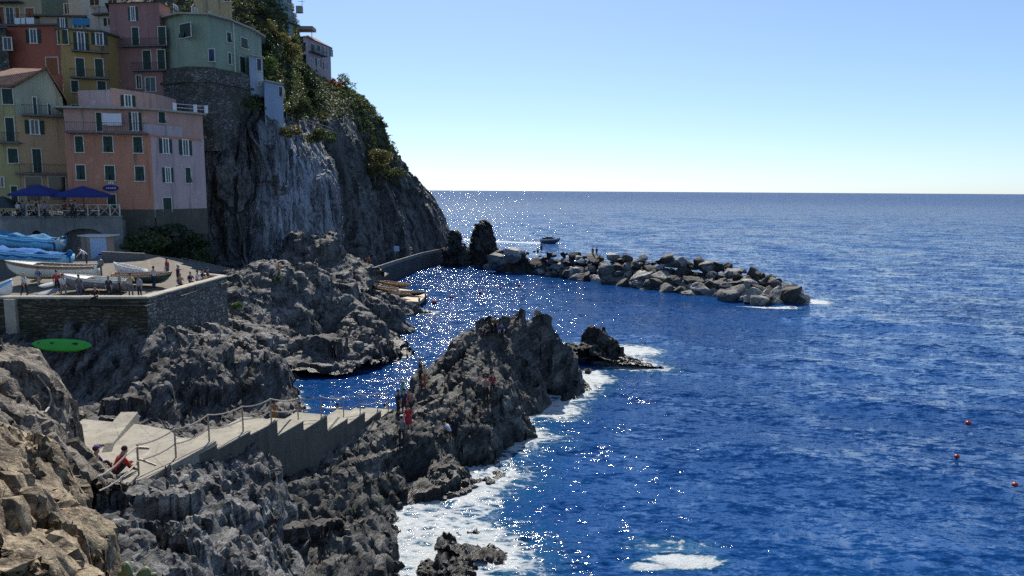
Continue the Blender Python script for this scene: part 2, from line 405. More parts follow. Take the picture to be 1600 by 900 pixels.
M['tarp'] = simple('blue_tarpaulin', (.01, .13, .40), .95, 0, .5, 2.5); M['tarp_l'] = simple('faded_tarpaulin', (.05, .22, .42), .95, 0, .5, 2.)
M['wood'] = simple('varnished_wood', (.30, .15, .07), .5, 0, .5); M['wood_pale'] = simple('pale_wood', (.46, .36, .25), .7, 0, .4)
M['hull_white'] = simple('cream_hull', (.72, .70, .62), .4, 0, .15, 2); M['hull_blue'] = simple('light_blue_hull', (.20, .50, .74), .4, 0, .15, 2); M['hull_green'] = simple('green_hull', (.02, .06, .05), .4, 0, .2, 2)
M['hull_grey'] = simple('grey_hull', (.22, .22, .25), .5, 0, .2, 2); M['hull_olive'] = simple('ochre_bottom_paint', (.26, .24, .12), .6, 0, .3, 2); M['black'] = simple('black_rubber', (.015, .015, .016), .5)
M['kayak'] = simple('green_plastic', (.05, .42, .035), .4, 0, .2, 2.); M['red_buoy'] = simple('red_buoy', (.38, .03, .02), .4, 0, .2)
M['engine'] = simple('grey_engine', (.10, .12, .14), .35)
M['leaf_olive'] = leafy('leaf_olive', (.035, .055, .016), (.12, .145, .05)); M['leaf_dark'] = leafy('leaf_dark', (.012, .025, .010), (.045, .07, .025)); M['leaf_yellow'] = leafy('leaf_yellow', (.08, .085, .022), (.22, .19, .06))
M['leaf_bright'] = leafy('leaf_bright', (.04, .09, .015), (.13, .20, .04)); M['leaf_red'] = leafy('leaf_red', (.16, .05, .02), (.30, .12, .05)); M['bark'] = simple('bark', (.09, .07, .05), .9)
M['cactus'] = simple('cactus_pad', (.13, .17, .075), .55, 0, .4, 14)
# ------------------------------------------------------------------ light and sky
SUN_EL, SUN_AZ = R(46), R(-7)         # azimuth from +Y towards +X
w = bpy.data.worlds.new('World'); SC.world = w; w.use_nodes = True
nt = w.node_tree; bg = nt.nodes['Background']
sk = nt.nodes.new('ShaderNodeTexSky'); sk.sky_type = 'NISHITA'; sk.sun_disc = False
sk.sun_elevation = SUN_EL; sk.sun_rotation = SUN_AZ; sk.altitude = 1200; sk.air_density = .85; sk.dust_density = .9; sk.ozone_density = 5
gm = nt.nodes.new('ShaderNodeGamma'); gm.inputs[1].default_value = .8; nt.links.new(sk.outputs[0], gm.inputs[0]); wb = nt.nodes.new('ShaderNodeMix'); wb.data_type = 'RGBA'; wb.blend_type = 'MULTIPLY'; wb.inputs[0].default_value = 1; wb.inputs[7].default_value = (.93, 1., 1.06, 1); nt.links.new(gm.outputs[0], wb.inputs[6]); nt.links.new(wb.outputs[2], bg.inputs[0]); bg.inputs[1].default_value = .15
ld = bpy.data.lights.new('sun', 'SUN'); ld.energy = 4.8; ld.angle = R(.53); ld.color = (1, .94, .84)
lo = bpy.data.objects.new('sun', ld); COL.objects.link(lo); lo.location = (0, 60, 90)
sd = Vector((math.sin(SUN_AZ)*math.cos(SUN_EL), math.cos(SUN_AZ)*math.cos(SUN_EL), math.sin(SUN_EL)))
lo.rotation_euler = sd.to_track_quat('Z', 'Y').to_euler()
SC.view_settings.view_transform = 'Standard'; SC.view_settings.look = 'None'; SC.view_settings.gamma = 1; SC.view_settings.use_curve_mapping = False
SC.view_settings.exposure = 0.4
SC.render.engine = 'CYCLES'
SC.cycles.max_bounces = 5; SC.cycles.diffuse_bounces = 3; SC.cycles.glossy_bounces = 2; SC.cycles.transmission_bounces = 2; SC.cycles.sample_clamp_indirect = 4
SC.cycles.use_denoising = False; SC.cycles.use_adaptive_sampling = True; SC.cycles.adaptive_threshold = .01; SC.cycles.use_light_tree = False
SC.cycles.caustics_reflective = False; SC.cycles.caustics_refractive = False; SC.cycles.blur_glossy = .5

# ------------------------------------------------------------------ stepped path (plan, heights)
edge_px = [(215, 752, 24.1), (340, 693, 28.2), (392, 673, 30.4), (434, 656, 32.4), (475, 657, 34.6), (512, 648, 37), (544, 653, 39.2), (571, 643, 41.4), (596, 641, 43.6), (613, 640, 45.2)]
EDGE = [Q(*e) for e in edge_px]
def PT(i, off, z=None):                 # a point beside boundary i of the stairs, off metres towards the harbour
    a = EDGE[max(i-1, 0)]; b = EDGE[min(i+1, len(EDGE)-1)]; t = (b-a); t.z = 0; t.normalize()
    p = EDGE[i]+Vector((-t.y, t.x, 0))*off
    return Vector((p.x, p.y, EDGE[i].z if z is None else z))
PATH_W = 1.75
mb = MB(); wall = MB()
for i in range(1, len(EDGE)):
    z = EDGE[i].z; a, b = PT(i-1, 0), PT(i, 0); c, d = PT(i, PATH_W), PT(i-1, PATH_W)
    mb.prism([a, b, c, d], z-.05, z)
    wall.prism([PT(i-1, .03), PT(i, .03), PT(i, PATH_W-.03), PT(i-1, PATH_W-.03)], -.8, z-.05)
root = empty('stone_staircase', EDGE[4], label='long stepped concrete staircase running down along the rocks to the water', cat='staircase')
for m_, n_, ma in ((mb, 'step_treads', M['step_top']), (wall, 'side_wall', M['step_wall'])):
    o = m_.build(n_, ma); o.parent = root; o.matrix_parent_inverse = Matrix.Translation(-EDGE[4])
ZL = EDGE[1].z+.1                        # landing level
land = [Pz(128, 770, ZL), Pz(222, 752, ZL), PT(1, .05, ZL), PT(1, PATH_W, ZL), Pz(265, 672, ZL), Pz(225, 664, ZL), Pz(130, 655, ZL), Pz(60, 700, ZL)]
o = MB().prism(land, ZL-.5, ZL+.004).build('path', M['landing']); tag(o, kind='structure')
# sloping concrete ramp block beside the landing
k0, k1 = Pz(147, 698, ZL), Pz(190, 656, ZL); kd = (k1-k0); kd.z = 0; kd.normalize(); ks_ = Vector((kd.y, -kd.x, 0))*.65
blk = MB(); vs = []
for p, h_ in ((k0, .08), (k0.lerp(k1, .35), .2), (k1, .34)):
    for s_, z_ in ((0, -1.2), (0, h_), (1, h_*.9), (1.25, -1.6)): q_ = p+ks_*s_; vs.append((q_.x, q_.y, ZL+z_))
blk.add(vs, [(0, 1, 2, 3), (8, 9, 10, 11)]+[(4*i+j, 4*i+4+j, 4*i+5+j, 4*i+1+j) for i in (0, 1) for j in range(3)])
o = blk.build('concrete_ramp', M['step_top']); tag(o, 'sloping concrete kerb block rising at the back of the landing', 'kerb')

CARVE.append(([tuple(p[:2]) for p in (Pz(128, 770, ZL), Pz(222, 752, ZL), PT(1, .05, ZL), PT(1, PATH_W, ZL), Pz(265, 672, ZL), Pz(225, 664, ZL), Pz(150, 657, ZL))], ZL))
for i in range(1, len(EDGE)-1): CARVE.append(([tuple(p[:2]) for p in (PT(i-1, 0), PT(i, 0), PT(i, PATH_W), PT(i-1, PATH_W))], EDGE[i].z))
# ------------------------------------------------------------------ rock masses
q = Q
prom = [q(764, 512, 58.5), q(774, 520, 58.3), q(784, 496, 58.5), q(794, 514, 58.2), q(805, 494, 58), q(813, 522, 57.8), q(823, 545, 57.6), q(831, 522, 58), q(837, 493, 58.5), q(847, 516, 58.5), q(857, 494, 58.6), q(868, 530, 59), q(823, 520, 59.5), q(800, 520, 60.5), q(850, 520, 60.8), q(890, 543, 60.5), 
        Pz(918, 582, 0), Pz(905, 598, 0), Pz(882, 620, 0), Pz(838, 642, 0), Pz(815, 668, 0), Pz(800, 692, 0), Pz(778, 735, 0), Pz(722, 758, 0), Pz(690, 772, 0), Pz(640, 790, 0), Pz(614, 805, 0), Pz(612, 850, 0), Pz(608, 900, 0), Pz(610, 950, 0),
        Pz(940, 588, -2), Pz(900, 618, -2), Pz(855, 655, -2), Pz(826, 700, -2), Pz(800, 755, -2), Pz(730, 785, -2), Pz(650, 815, -2), Pz(640, 850, -2), Pz(640, 910, -2),
        q(835, 570, 57), q(790, 560, 56.3), q(880, 585, 59.5), q(740, 525, 58), q(720, 540, 57.5), q(700, 558, 57), q(690, 585, 55.5), q(672, 592, 55), q(655, 600, 52.5), q(650, 590, 52.8),
        q(640, 655, 47), q(625, 640, 46), q(800, 590, 49.5), q(760, 590, 51), q(730, 600, 52), q(760, 630, 47.5), q(795, 615, 48), q(740, 640, 46.5), q(715, 655, 45.5), q(790, 650, 46.8),
        q(760, 695, 44.3), q(700, 690, 43), q(660, 700, 42), q(640, 710, 41.5), q(720, 730, 41.3), q(700, 745, 40.5), q(660, 745, 39.6), q(620, 735, 39.5), q(600, 690, 41), q(590, 678, 42), q(570, 735, 38), q(540, 735, 37),
        q(560, 760, 36), q(500, 765, 34.5), q(520, 795, 33), q(440, 785, 32.5), q(450, 825, 30.5), q(560, 830, 32), q(560, 880, 30), q(480, 890, 28.5), q(430, 860, 28.5), q(590, 800, 35),
        q(430, 930, 26.5), q(510, 950, 26.3), q(560, 930, 28), q(470, 1000, 25),
        Vector((-11, 46.3, -1)), Vector((-9.8, 48.5, -1.3)), Vector((-8.6, 50.8, -1.2)), Vector((-8.0, 53.2, -1.3)), Vector((-7.2, 56, -1.6)), Pz(560, 592, -2.5), Pz(605, 572, -2.5), Pz(520, 610, -2.5), Pz(640, 560, -2.5), Pz(600, 628, -1.6), Pz(560, 618, -1.8), Pz(622, 608, -1.5), Pz(580, 600, -2), Pz(640, 588, -1.8), Pz(660, 572, -2), Pz(540, 632, -1.5), Pz(600, 640, -1.2), Pz(700, 575, -1.5), Pz(745, 560, -1.8), Pz(800, 548, -2), Pz(870, 545, -2), Pz(930, 560, -2)]
prom = [p for p in prom if p.z < 9]
LR = [('b', .70, (5.0, 1.7, 1.6)), ('b', .36, (2.6, .7, .75)), ('r', .36, (3.4, .65, .7)), ('r', .12, (1.2, .25, .25))]
o = rock_mass('jagged_rock', prom, 0.115, M['rock_main'], (0, .3, -1.012), [('b', .22, (2.2, .9, .8)), ('r', .10, (1.4, .4, .4)), ('r', .05, (.5, .16, .16))], strike=R(58), shards=[(.05, 5, 1.7, .7, .7), (.5, 3.6, .9, .62, 1.0), (1.3, 1.6, .42, .28, 1.0)], seed=3, margin=2.4)
tag(o, 'long jagged dark rock ridge jutting into the sea beside the stairs', 'rock')
PROM = o
mid = [q(432, 412, 80), q(415, 438, 76), q(455, 424, 79), q(490, 440, 80), q(520, 452, 79), q(560, 463, 81), q(600, 474, 83.5), q(625, 490, 84), Pz(630, 517, 0), Pz(608, 529, 0), Pz(580, 541, 0), Pz(525, 555, 0), Pz(450, 570, 0),
       q(556, 528, 72.5), q(516, 538, 69), q(592, 516, 78), q(478, 548, 66.5), q(550, 514, 75), Pz(480, 584, -2.5), Pz(500, 582, -2.5), Pz(648, 522, -2.2), Pz(622, 537, -2.2), Pz(592, 551, -2.2), Pz(530, 569, -2.2), Pz(455, 587, -2),
       q(480, 480, 74), q(540, 500, 76), q(580, 510, 78), q(450, 520, 70), q(420, 540, 67), q(400, 560, 65), q(380, 520, 68), q(390, 470, 72), q(368, 472, 72), q(362, 455, 74), q(400, 440, 76), q(360, 540, 66), q(340, 500, 70),
       Pd(430, 450, 90), Pd(500, 455, 91), Pd(560, 470, 93), Pd(620, 478, 95), Pd(670, 500, 94), Pd(370, 450, 86)]
o = rock_mass('rock_outcrop', mid, 0.16, M['rock_mid'], (0, .3, --0.489), [('b', .4, (4, 2, 1.6)), ('r', .14, (1.6, .5, .5)), ('r', .06, (.6, .2, .2))], strike=R(-28), shards=[(.07, 10, 3.0, 1.0, .4), (.22, 5., 1.4, .65, .6), (.5, 2.2, .6, .28, .8)], seed=11, margin=2.4)
tag(o, 'large grey rock hump between the stone terrace and the harbour water', 'rock')
cove = [q(-30, 555, 49.4), q(0, 553, 49.4), q(60, 553, 49.4), q(140, 553, 49.6), q(60, 533, 50.6), q(200, 531, 50.8), q(240, 533, 51), q(140, 533, 50.6), q(300, 528, 56), q(365, 525, 61), q(375, 560, 56), q(442, 560, 56), q(400, 555, 58), Pz(452, 612, 0), Pz(472, 600, -2), Pz(490, 640, -2), Pz(500, 615, -2.5), Pz(480, 585, -2.5), Pz(520, 630, -2.5), Pz(465, 655, -1.6), q(445, 590, 55), q(425, 565, 55),
        q(235, 550, 50), q(250, 600, 47), q(300, 560, 51), q(350, 545, 55), q(300, 662, 48.6), q(380, 640, 52), Pz(440, 645, .2), Pz(470, 640, -1), q(250, 655, 46.6), q(0, 590, 48.7), q(60, 580, 49.0), q(130, 600, 48.2), q(200, 610, 48), q(140, 637, 47), q(225, 637, 46.5), q(60, 640, 47), q(-30, 620, 47.5),
        Pz(60, 660, 2.4), Pz(140, 670, 2.4), Pz(230, 680, 2.2), Pz(-30, 660, 2.4), Pz(270, 690, .9), Pz(330, 695, .8), Pz(420, 690, .3)]
o = rock_mass('rock_slope', cove, 0.12, M['rock_strata'], (0, .3, -1.309), [('b', .22, (2.2, .9, .8)), ('r', .10, (1.4, .4, .4)), ('r', .05, (.5, .16, .16))], strike=R(75), shards=[(.12, 7, 2.0, .8, .5), (.45, 4., .8, .45, .7), (.9, 2., .35, .22, .8)], seed=23, margin=1.6)
tag(o, 'shaded layered rock face under the stone terrace wall', 'rock')
fr = [q(30, 562, 26), q(66, 578, 25.6), q(94, 612, 25), q(110, 660, 24.4), q(108, 700, 23.8), q(60, 670, 21.8), q(20, 630, 23), q(0, 590, 24), q(-40, 570, 25), q(0, 680, 19.5), q(-60, 650, 20), q(60, 720, 20.5), q(94, 700, 22.6), q(92, 728, 22.4),
      Pz(118, 745, ZL-1.6), Pz(130, 705, ZL-2.6), Pz(128, 670, ZL-3.4), Pz(105, 630, ZL-4), Pz(60, 600, ZL-4), Pz(0, 583, ZL-4), Pz(115, 765, ZL-1.5)]
o = rock_mass('layered_rock', fr, 0.075, M['rock_tan'], (0, .3, -0.262), [('b', .18, (1.6, .9, .6)), ('r', .07, (.9, .4, .2)), ('r', .03, (.3, .12, .08))], strike=R(15), shards=[(.3, 3.8, 1.8, .45, .3), (.7, 2.2, .7, .18, .35), (1.5, 1.2, .3, .07, .4)], seed=37, margin=1.2, zmin=3)
tag(o, 'brown grey layered boulder at the left beside the path landing', 'rock')
br = [q(50, 700, 17), q(10, 706, 16.5), q(-60, 700, 16), q(82, 718, 17), q(104, 772, 16.4), q(92, 838, 15.2), q(126, 808, 15.6), q(168, 865, 14.5), q(80, 800, 13.7), q(0, 800, 12.7), q(110, 880, 11.8), q(0, 900, 10.6), q(178, 930, 12.5), q(-80, 850, 11), q(100, 960, 10.5), q(-60, 760, 14),
      Pz(160, 840, 3.2), Pz(128, 785, 3.4), Pz(95, 725, 3.4), Pz(50, 697, 3.8), Pz(190, 900, 3.6), Pz(-40, 680, 4.5), Pz(205, 965, 3.6)]
br += [p+Vector((dx, dy, dz)) for p in (q(104, 772, 16.4), q(126, 808, 15.6), q(160, 865, 14.5), q(174, 930, 12.5), q(100, 960, 10.5)+Vector((1.2, 0, 0))) for dx, dy, dz in ((.55, .1, -2.2), (1.1, .3, -4))]
o = rock_mass('brown_rock', br, 0.05, M['rock_brown'], (0, .3, -0.611), [('n', .55, (2.8, 2.2, 1.6)), ('b', .10, (2.2, 1.6, 1.2)), ('r', .09, (1.1, .7, .5)), ('r', .03, (.3, .18, .12))], strike=R(35), shards=[(.16, 4.2, 2.8, .4, .25), (.25, 2., 1.2, .10, .25)], seed=41, margin=.9, zmin=3)
tag(o, 'sunlit yellowish brown boulder nearest the viewer, lower left corner', 'rock')
bl = [Pz(140, 815, 5.6), Pz(160, 800, 5.5), Pz(205, 786, 5.5), q(255, 768, 24.2), q(300, 790, 24.8), q(332, 800, 25.2), q(400, 848, 26), q(445, 890, 26.8), q(300, 850, 22.5), Pz(200, 850, 5.9), q(250, 895, 19.2), q(350, 905, 22), q(190, 950, 17), q(350, 960, 20.5), q(450, 960, 24), Pz(250, 812, 5.6), q(340, 860, 23.2),
      q(345, 715, 29.6), q(395, 690, 30.6), q(420, 720, 31), q(432, 760, 31.4), q(370, 745, 28.8), q(330, 760, 27), q(400, 790, 28.8), Pz(405, 815, .8), Pz(440, 830, 1.2), Pz(360, 800, 2.2), Pz(470, 900, .5), Pz(480, 960, .5), q(290, 755, 26.6), q(310, 735, 28)]
o = rock_mass('slate_rock', bl, 0.07, M['rock_blue'], (0, .3, -1.082), [('b', .16, (1.6, .6, .5)), ('r', .07, (1., .3, .3)), ('r', .03, (.4, .12, .12))], strike=R(62), shards=[(.3, 4.6, 1.7, .6, .5), (.9, 2.6, .7, .36, .75), (2.2, 1.3, .28, .13, .9)], seed=53, margin=1.0, zmin=.2)
tag(o, 'blue grey slate rock below the stair wall, bottom of the picture', 'rock')
isl = [q(920, 523, 70), q(936, 514, 70.3), q(952, 525, 70.6), q(962, 545, 70.4), Pz(906, 545, 0), Pz(915, 558, 0), Pz(940, 563, 0), Pz(962, 563, 0), Pz(970, 556, 0), q(976, 561, 69.3), Pz(984, 566, -.1),
       Pz(893, 550, -2), Pz(910, 571, -2), Pz(945, 576, -2), Pz(980, 574, -2), Pz(992, 562, -1.6), Pz(975, 545, -2), Pz(960, 535, -2), Pz(915, 532, -2)]
o = rock_mass('sea_rock', isl, 0.1, M['rock_black'], (0, .3, -0.698), [('b', .22, (2.2, .9, .8)), ('r', .10, (1.4, .4, .4)), ('r', .05, (.5, .16, .16))], strike=R(40), shards=[(.6, 2.6, .9, .6, .7), (2.5, 1.2, .35, .25, .9)], seed=61, margin=1.6)
tag(o, 'small black rock awash just off the tip of the jagged ridge', 'rock')
for k, (pts, lab) in enumerate([
    ([q(735, 828, 34.5), q(745, 850, 33.8), Pz(722, 842, 0), Pz(730, 866, 0), Pz(756, 858, 0), Pz(748, 830, 0), Pz(715, 850, -1.5), Pz(735, 885, -1.5), Pz(770, 862, -1.5), Pz(745, 820, -1.5)], 'black wet rock tip in the foam, upper of two'),
    ([q(705, 868, 31.6), q(670, 882, 30.6), q(690, 905, 29.6), q(735, 900, 30), q(715, 890, 30.5), q(660, 920, 28.6), Pz(652, 885, 0), Pz(648, 920, 0), Pz(720, 862, 0), Pz(745, 880, 0), Pz(750, 915, 0), Pz(635, 890, -1.5), Pz(700, 852, -1.5), Pz(765, 885, -1.5), Pz(770, 930, -1.5), Pz(630, 940, -1.5)], 'broad wet rock in white foam at the bottom edge')]):
    o = rock_mass('wet_rock', pts, .07, M['rock_black'], BED, [('b', .32, (1.0, .6, .5)), ('b', .16, (.5, .25, .25)), ('r', .12, (.5, .25, .25))], seed=71+k, margin=.7, zmin=-.6)
    tag(o, lab, 'rock')
foot = [q(520, 376, 98), q(500, 398, 97), q(478, 420, 95), q(540, 412, 97), q(470, 372, 99), q(455, 385, 98), q(535, 395, 98.5), q(505, 430, 93), q(560, 430, 96), q(440, 420, 95), q(545, 440, 94), Pd(520, 400, 106), Pd(460, 400, 106), Pd(560, 430, 104), Pd(425, 425, 101), q(490, 440, 91)]
o = rock_mass('cliff_foot_rock', foot, 0.2, M['rock_mid'], (0, .3, -1.222), [('b', .22, (2.2, .9, .8)), ('r', .10, (1.4, .4, .4)), ('r', .05, (.5, .16, .16))], strike=R(70), shards=[(.2, 5, 1.6, 1.2, .6), (.8, 2.4, .7, .6, .8)], seed=83, margin=2., zmin=0)
tag(o, 'pointed grey rock leaning at the foot of the pale cliff slab', 'rock')

# ------------------------------------------------------------------ the headland
cols = [
 [(-330, 430, 96), (-330, 400, 98), (-330, 370, 100), (-330, 345, 103), (-330, 320, 106), (-330, 280, 110), (-330, 200, 118), (-330, 100, 130), (-330, 0, 146), (-330, -100, 175)],
 [(-60, 430, 94), (-60, 400, 96), (-60, 370, 98), (-60, 345, 100), (-60, 320, 103), (-60, 280, 107), (-60, 200, 113), (-60, 100, 126), (-60, 0, 142), (-60, -100, 172)],
 [(180, 420, 80), (190, 395, 82), (195, 370, 84), (200, 345, 86), (205, 320, 90), (210, 280, 95), (215, 200, 105), (220, 100, 122), (230, 0, 140), (240, -100, 170)],
 [(262, 425, 84), (262, 400, 86), (264, 375, 88), (270, 350, 89), (280, 330, 90), (285, 270, 95), (290, 180, 101), (300, 100, 115), (310, 0, 130), (320, -80, 150)],
 [(308, 430, 87), (309, 400, 89.5), (312, 360, 91), (316, 310, 92), (320, 260, 93), (322, 210, 94.5), (325, 150, 98), (335, 80, 112), (350, 10, 125), (360, -60, 145)],
 [(362, 435, 91), (366, 400, 93), (370, 350, 94), (373, 300, 95), (376, 250, 96.5), (378, 210, 98), (385, 150, 101), (390, 100, 112), (400, 30, 122), (410, -60, 140)],
 [(390, 436, 93), (393, 392, 95), (397, 340, 96), (400, 290, 97.3), (404, 240, 98), (407, 205, 99), (412, 170, 103), (420, 115, 113), (430, 40, 125), (438, -30, 140)],
 [(430, 432, 99), (430, 390, 100), (430, 340, 101), (431, 290, 102), (432, 240, 103), (432, 205, 105), (430, 165, 109), (432, 110, 120), (440, 45, 133), (446, 0, 150)],
 [(470, 430, 106), (472, 395, 107), (472, 340, 108), (472, 290, 109), (470, 245, 110), (465, 212, 113), (455, 160, 120), (450, 105, 132), (452, 55, 145), (454, 20, 160)],
 [(528, 430, 116), (526, 395, 117), (524, 345, 118), (520, 290, 119), (508, 250, 121), (492, 218, 124), (475, 165, 131), (466, 115, 144), (462, 70, 157), (458, 45, 175)],
 [(547, 425, 128), (545, 390, 131), (540, 340, 133), (533, 290, 133), (525, 250, 132), (515, 215, 133), (500, 168, 140), (484, 125, 152), (474, 100, 166), (463, 80, 185)],
 [(598, 418, 140), (598, 390, 143), (592, 350, 145), (582, 310, 147), (570, 268, 150), (560, 222, 152), (545, 160, 156), (522, 140, 162), (495, 125, 173), (480, 110, 190)],
 [(655, 410, 158), (652, 385, 160), (642, 350, 162), (620, 305, 162), (598, 262, 161), (582, 215, 161), (566, 168, 163), (548, 150, 169), (515, 135, 179), (490, 125, 195)],
 [(693, 406, 170), (691, 370, 172), (668, 313, 174), (629, 268, 173), (593, 216, 171), (579, 178, 170), (572, 166, 171), (556, 152, 175), (522, 138, 183), (500, 130, 197)],
 [(700, 404, 198), (688, 370, 199), (660, 313, 199), (618, 272, 199), (582, 220, 196), (568, 184, 193), (560, 172, 190), (545, 158, 190), (520, 145, 193), (505, 138, 200)]]
def cr(P, n):
    P = np.asarray(P, float); P = np.concatenate([P[:1]*2-P[1:2], P, P[-1:]*2-P[-2:-1]]); out = []
    for i in range(1, len(P)-2):
        t = np.linspace(0, 1, n, endpoint=False).reshape(-1, *([1]*(P.ndim-1))); a, b, c, d = P[i-1:i+3]
        cub = .5*((2*b)+(-a+c)*t+(2*a-5*b+4*c-d)*t*t+(-a+3*b-3*c+d)*t**3); lin = b+(c-b)*t
        out.append(.55*cub+.45*lin)
    out.append(P[-2:-1]); return np.concatenate(out)
G = np.array([[tuple(Pd(*p)) for p in c] for c in cols])         # col,row,3
G = np.concatenate([G[:, :1]-np.array([0, 0, 9.]), G], 1)          # foot below the water
G = cr(G, 40); G = np.transpose(cr(np.transpose(G, (1, 0, 2)), 26), (1, 0, 2))
nc, nr = G.shape[:2]
V = G.reshape(-1, 3); N = -grid_normals(V, nc, nr)
flip = (N*(np.array([0, 0, 16.])-V)).sum(1).mean()
if flip < 0: N = -N
ci = (np.repeat(np.arange(nc), nr)/40.)-2; ri = np.tile(np.arange(nr), nc)/26.-1
slab = np.clip(1-np.abs(ci-5.5)/1.9, 0, 1)**.5*np.clip((5.6-ri)/.5, 0, 1)*np.clip((ri+1)/.6, 0, 1)*(ci < 7.4)
cleft = np.exp(-((ci-8.0)/.35)**2)*np.clip((5.5-ri), 0, 1)
wgt = 1.-.55*slab
S2 = np.concatenate([[0], np.cumsum(np.linalg.norm(np.diff(G[:, nr//3, :2], axis=0), axis=1))]); sg = np.repeat(S2, nr); zg = V[:, 2]
wa = fbm(V*np.array([.5, .5, .12]), 4, 77); wb = fbm(V*np.array([.3, .3, .3])+50, 4, 78)
off = np.zeros(len(V)); rs = np.random.RandomState(31); slab_s = np.interp(sg, S2, np.interp(np.arange(nc)/40.-2, [3.4, 4., 7.2, 7.6], [0, 1, 1, 0]))
for cnt, Lz, Ws, Hh, tl in [(90, 20, 5.5, 1.5, .25), (420, 11, 2.2, .9, .45), (1500, 6, .9, .5, .6), (3500, 3, .4, .25, .7)]:
    for _ in range(cnt):
        s0 = rs.uniform(0, S2[-1]); z0 = rs.uniform(-2, 62); L = Lz*rs.uniform(.5, 1.5); W_ = Ws*rs.uniform(.5, 1.5)
        j0 = np.searchsorted(S2, s0-W_*1.3-L*.13); j1 = np.searchsorted(S2, s0+W_*1.3+L*.13)+1
        sl = slice(j0*nr, min(j1, nc)*nr)
        if sl.stop <= sl.start: continue
        lean = rs.normal(.08, .05); du = sg[sl]-s0+lean*(zg[sl]-z0)+wa[sl]*W_*.5; dv = zg[sl]-z0+wb[sl]*L*.3
        inslab = slab_s[sl.start+nr//2] > .5
        hh = Hh*rs.uniform(-.2, 1)*(.42 if inslab else 1.25); tt = tl*rs.uniform(-.5, 1)*(.4 if inslab else 1)
        m = (np.abs(du) < W_*.5) & (np.abs(dv) < L*.5*(1-.4*np.abs(du)/W_)); f_ = np.minimum(hh+tt*du, 1.5*Hh)
        o_ = off[sl]; o_[m] = np.maximum(o_[m], f_[m])
off *= np.clip((6.6-ri)/1.5, .35, 1)
for _ in range(150):                                    # long open joints
    s0 = rs.uniform(0, S2[-1]); z0 = rs.uniform(2, 34); L = rs.uniform(6, 22); W_ = rs.uniform(.3, .75)
    j0 = np.searchsorted(S2, s0-3); j1 = np.searchsorted(S2, s0+3)+1; sl = slice(j0*nr, min(j1, nc)*nr)
    if sl.stop <= sl.start: continue
    du = sg[sl]-s0+.1*(zg[sl]-z0)+wa[sl]*1.1; dv = np.abs(zg[sl]-z0)/(L*.5)
    m = (np.abs(du) < W_*.5*(1.2-dv)) & (dv < 1); off[sl][m] -= rs.uniform(.5, 1.3)
Vd = V+N*off[:, None]
Vd = roughen(Vd, N, rotm(0, 1.45, .3), [('b', .35, (8, 2.4, 2.)), ('r', .28, (5, 1.1, 1.1)), ('r', .10, (2, .4, .4))], 5, wgt)
Vd -= N*(cleft*6.)[:, None]
HEAD = mesh_np('headland_cliff', Vd, grid_faces(nc, nr), M['cliff'], smooth=True)
HEAD.data.set_sharp_from_angle(angle=R(26)); tag(HEAD, kind='structure')
veg = np.clip((ri-5.2)/.8, 0, 1)*(ci < 13)
veg = np.maximum(veg, np.clip((1.6-ri)/.8, 0, 1)*(ci < 2.2)*.9)
lo_ = np.exp(-((ci-10)/1.2)**2)*np.clip((ri-3.0)/.8, 0, 1); veg = np.clip(np.maximum(veg, lo_)+.35*fbm(V/5, 3, 9), 0, 1)
base = np.ones((len(V), 3))*np.array([.62, .60, .56])
base = base*(1-slab[:, None])+np.array([1.7, 1.8, 1.95])*slab[:, None]
base = base*(1-.75*veg[:, None])+np.array([.40, .40, .18])*.75*veg[:, None]
at = HEAD.data.color_attributes.new('tone', 'FLOAT_COLOR', 'POINT'); at.data.foreach_set('color', np.column_stack([base, np.ones(len(V))]).astype(np.float32).ravel())
SHORE.append(Vd[np.abs(Vd[:, 2]) < .5])
HV, HN, HC, HR = Vd, N, ci, ri

# sea stacks
def spire(px, pw_top, rows, d, mat, seed, label, name='sea_stack'):
    """rows: (photo y, left x, right x) from foot to top"""
    n = 48; pts = []
    rows2 = cr(np.array(rows, float), 10)
    for (py, xl, xr) in rows2:
        a = Pd(xl, py, d); b = Pd(xr, py, d); c = (a+b)/2; r = max((b-a).length/2, .05)
        for k in range(n):
            t = 2*math.pi*k/n; pts.append((c.x+r*math.cos(t), c.y+.8*r*math.sin(t), c.z))
    V = np.array(pts); m = len(rows2); idx = np.arange(m*n).reshape(m, n)
    Fq = np.stack([idx[:-1], np.roll(idx[:-1], -1, 1), np.roll(idx[1:], -1, 1), idx[1:]], -1).reshape(-1, 4)
    cen = V.reshape(m, n, 3).mean(1, keepdims=True); N = (V.reshape(m, n, 3)-cen); N /= np.linalg.norm(N, axis=2, keepdims=True)+1e-6
    V = roughen(V, N.reshape(-1, 3), rotm(0, 1.2, .3), [('b', .8, (3, 1.6, 1.4)), ('b', .4, (1.5, .7, .6)), ('r', .3, (1.5, .7, .7))], seed)
    o = mesh_np(name, V, Fq, mat, smooth=False); tag(o, label, 'sea stack', 'rock pillars at the root of the breakwater'); SHORE.append(V[np.abs(V[:, 2]) < .6]); return o
spire(0, 0, [(425, 690, 740), (408, 692, 737), (390, 694, 730), (375, 700, 722), (365, 706, 717), (360, 709, 713)], 160, M['rock_black'], 5, 'lower pointed dark sea stack nearest the cliff')
spire(0, 0, [(425, 732, 782), (408, 735, 779), (390, 737, 777), (370, 739, 772), (355, 744, 767), (347, 750, 762), (344, 754, 758)], 161, M['rock_black'], 6, 'taller rounded dark sea stack beside the breakwater')

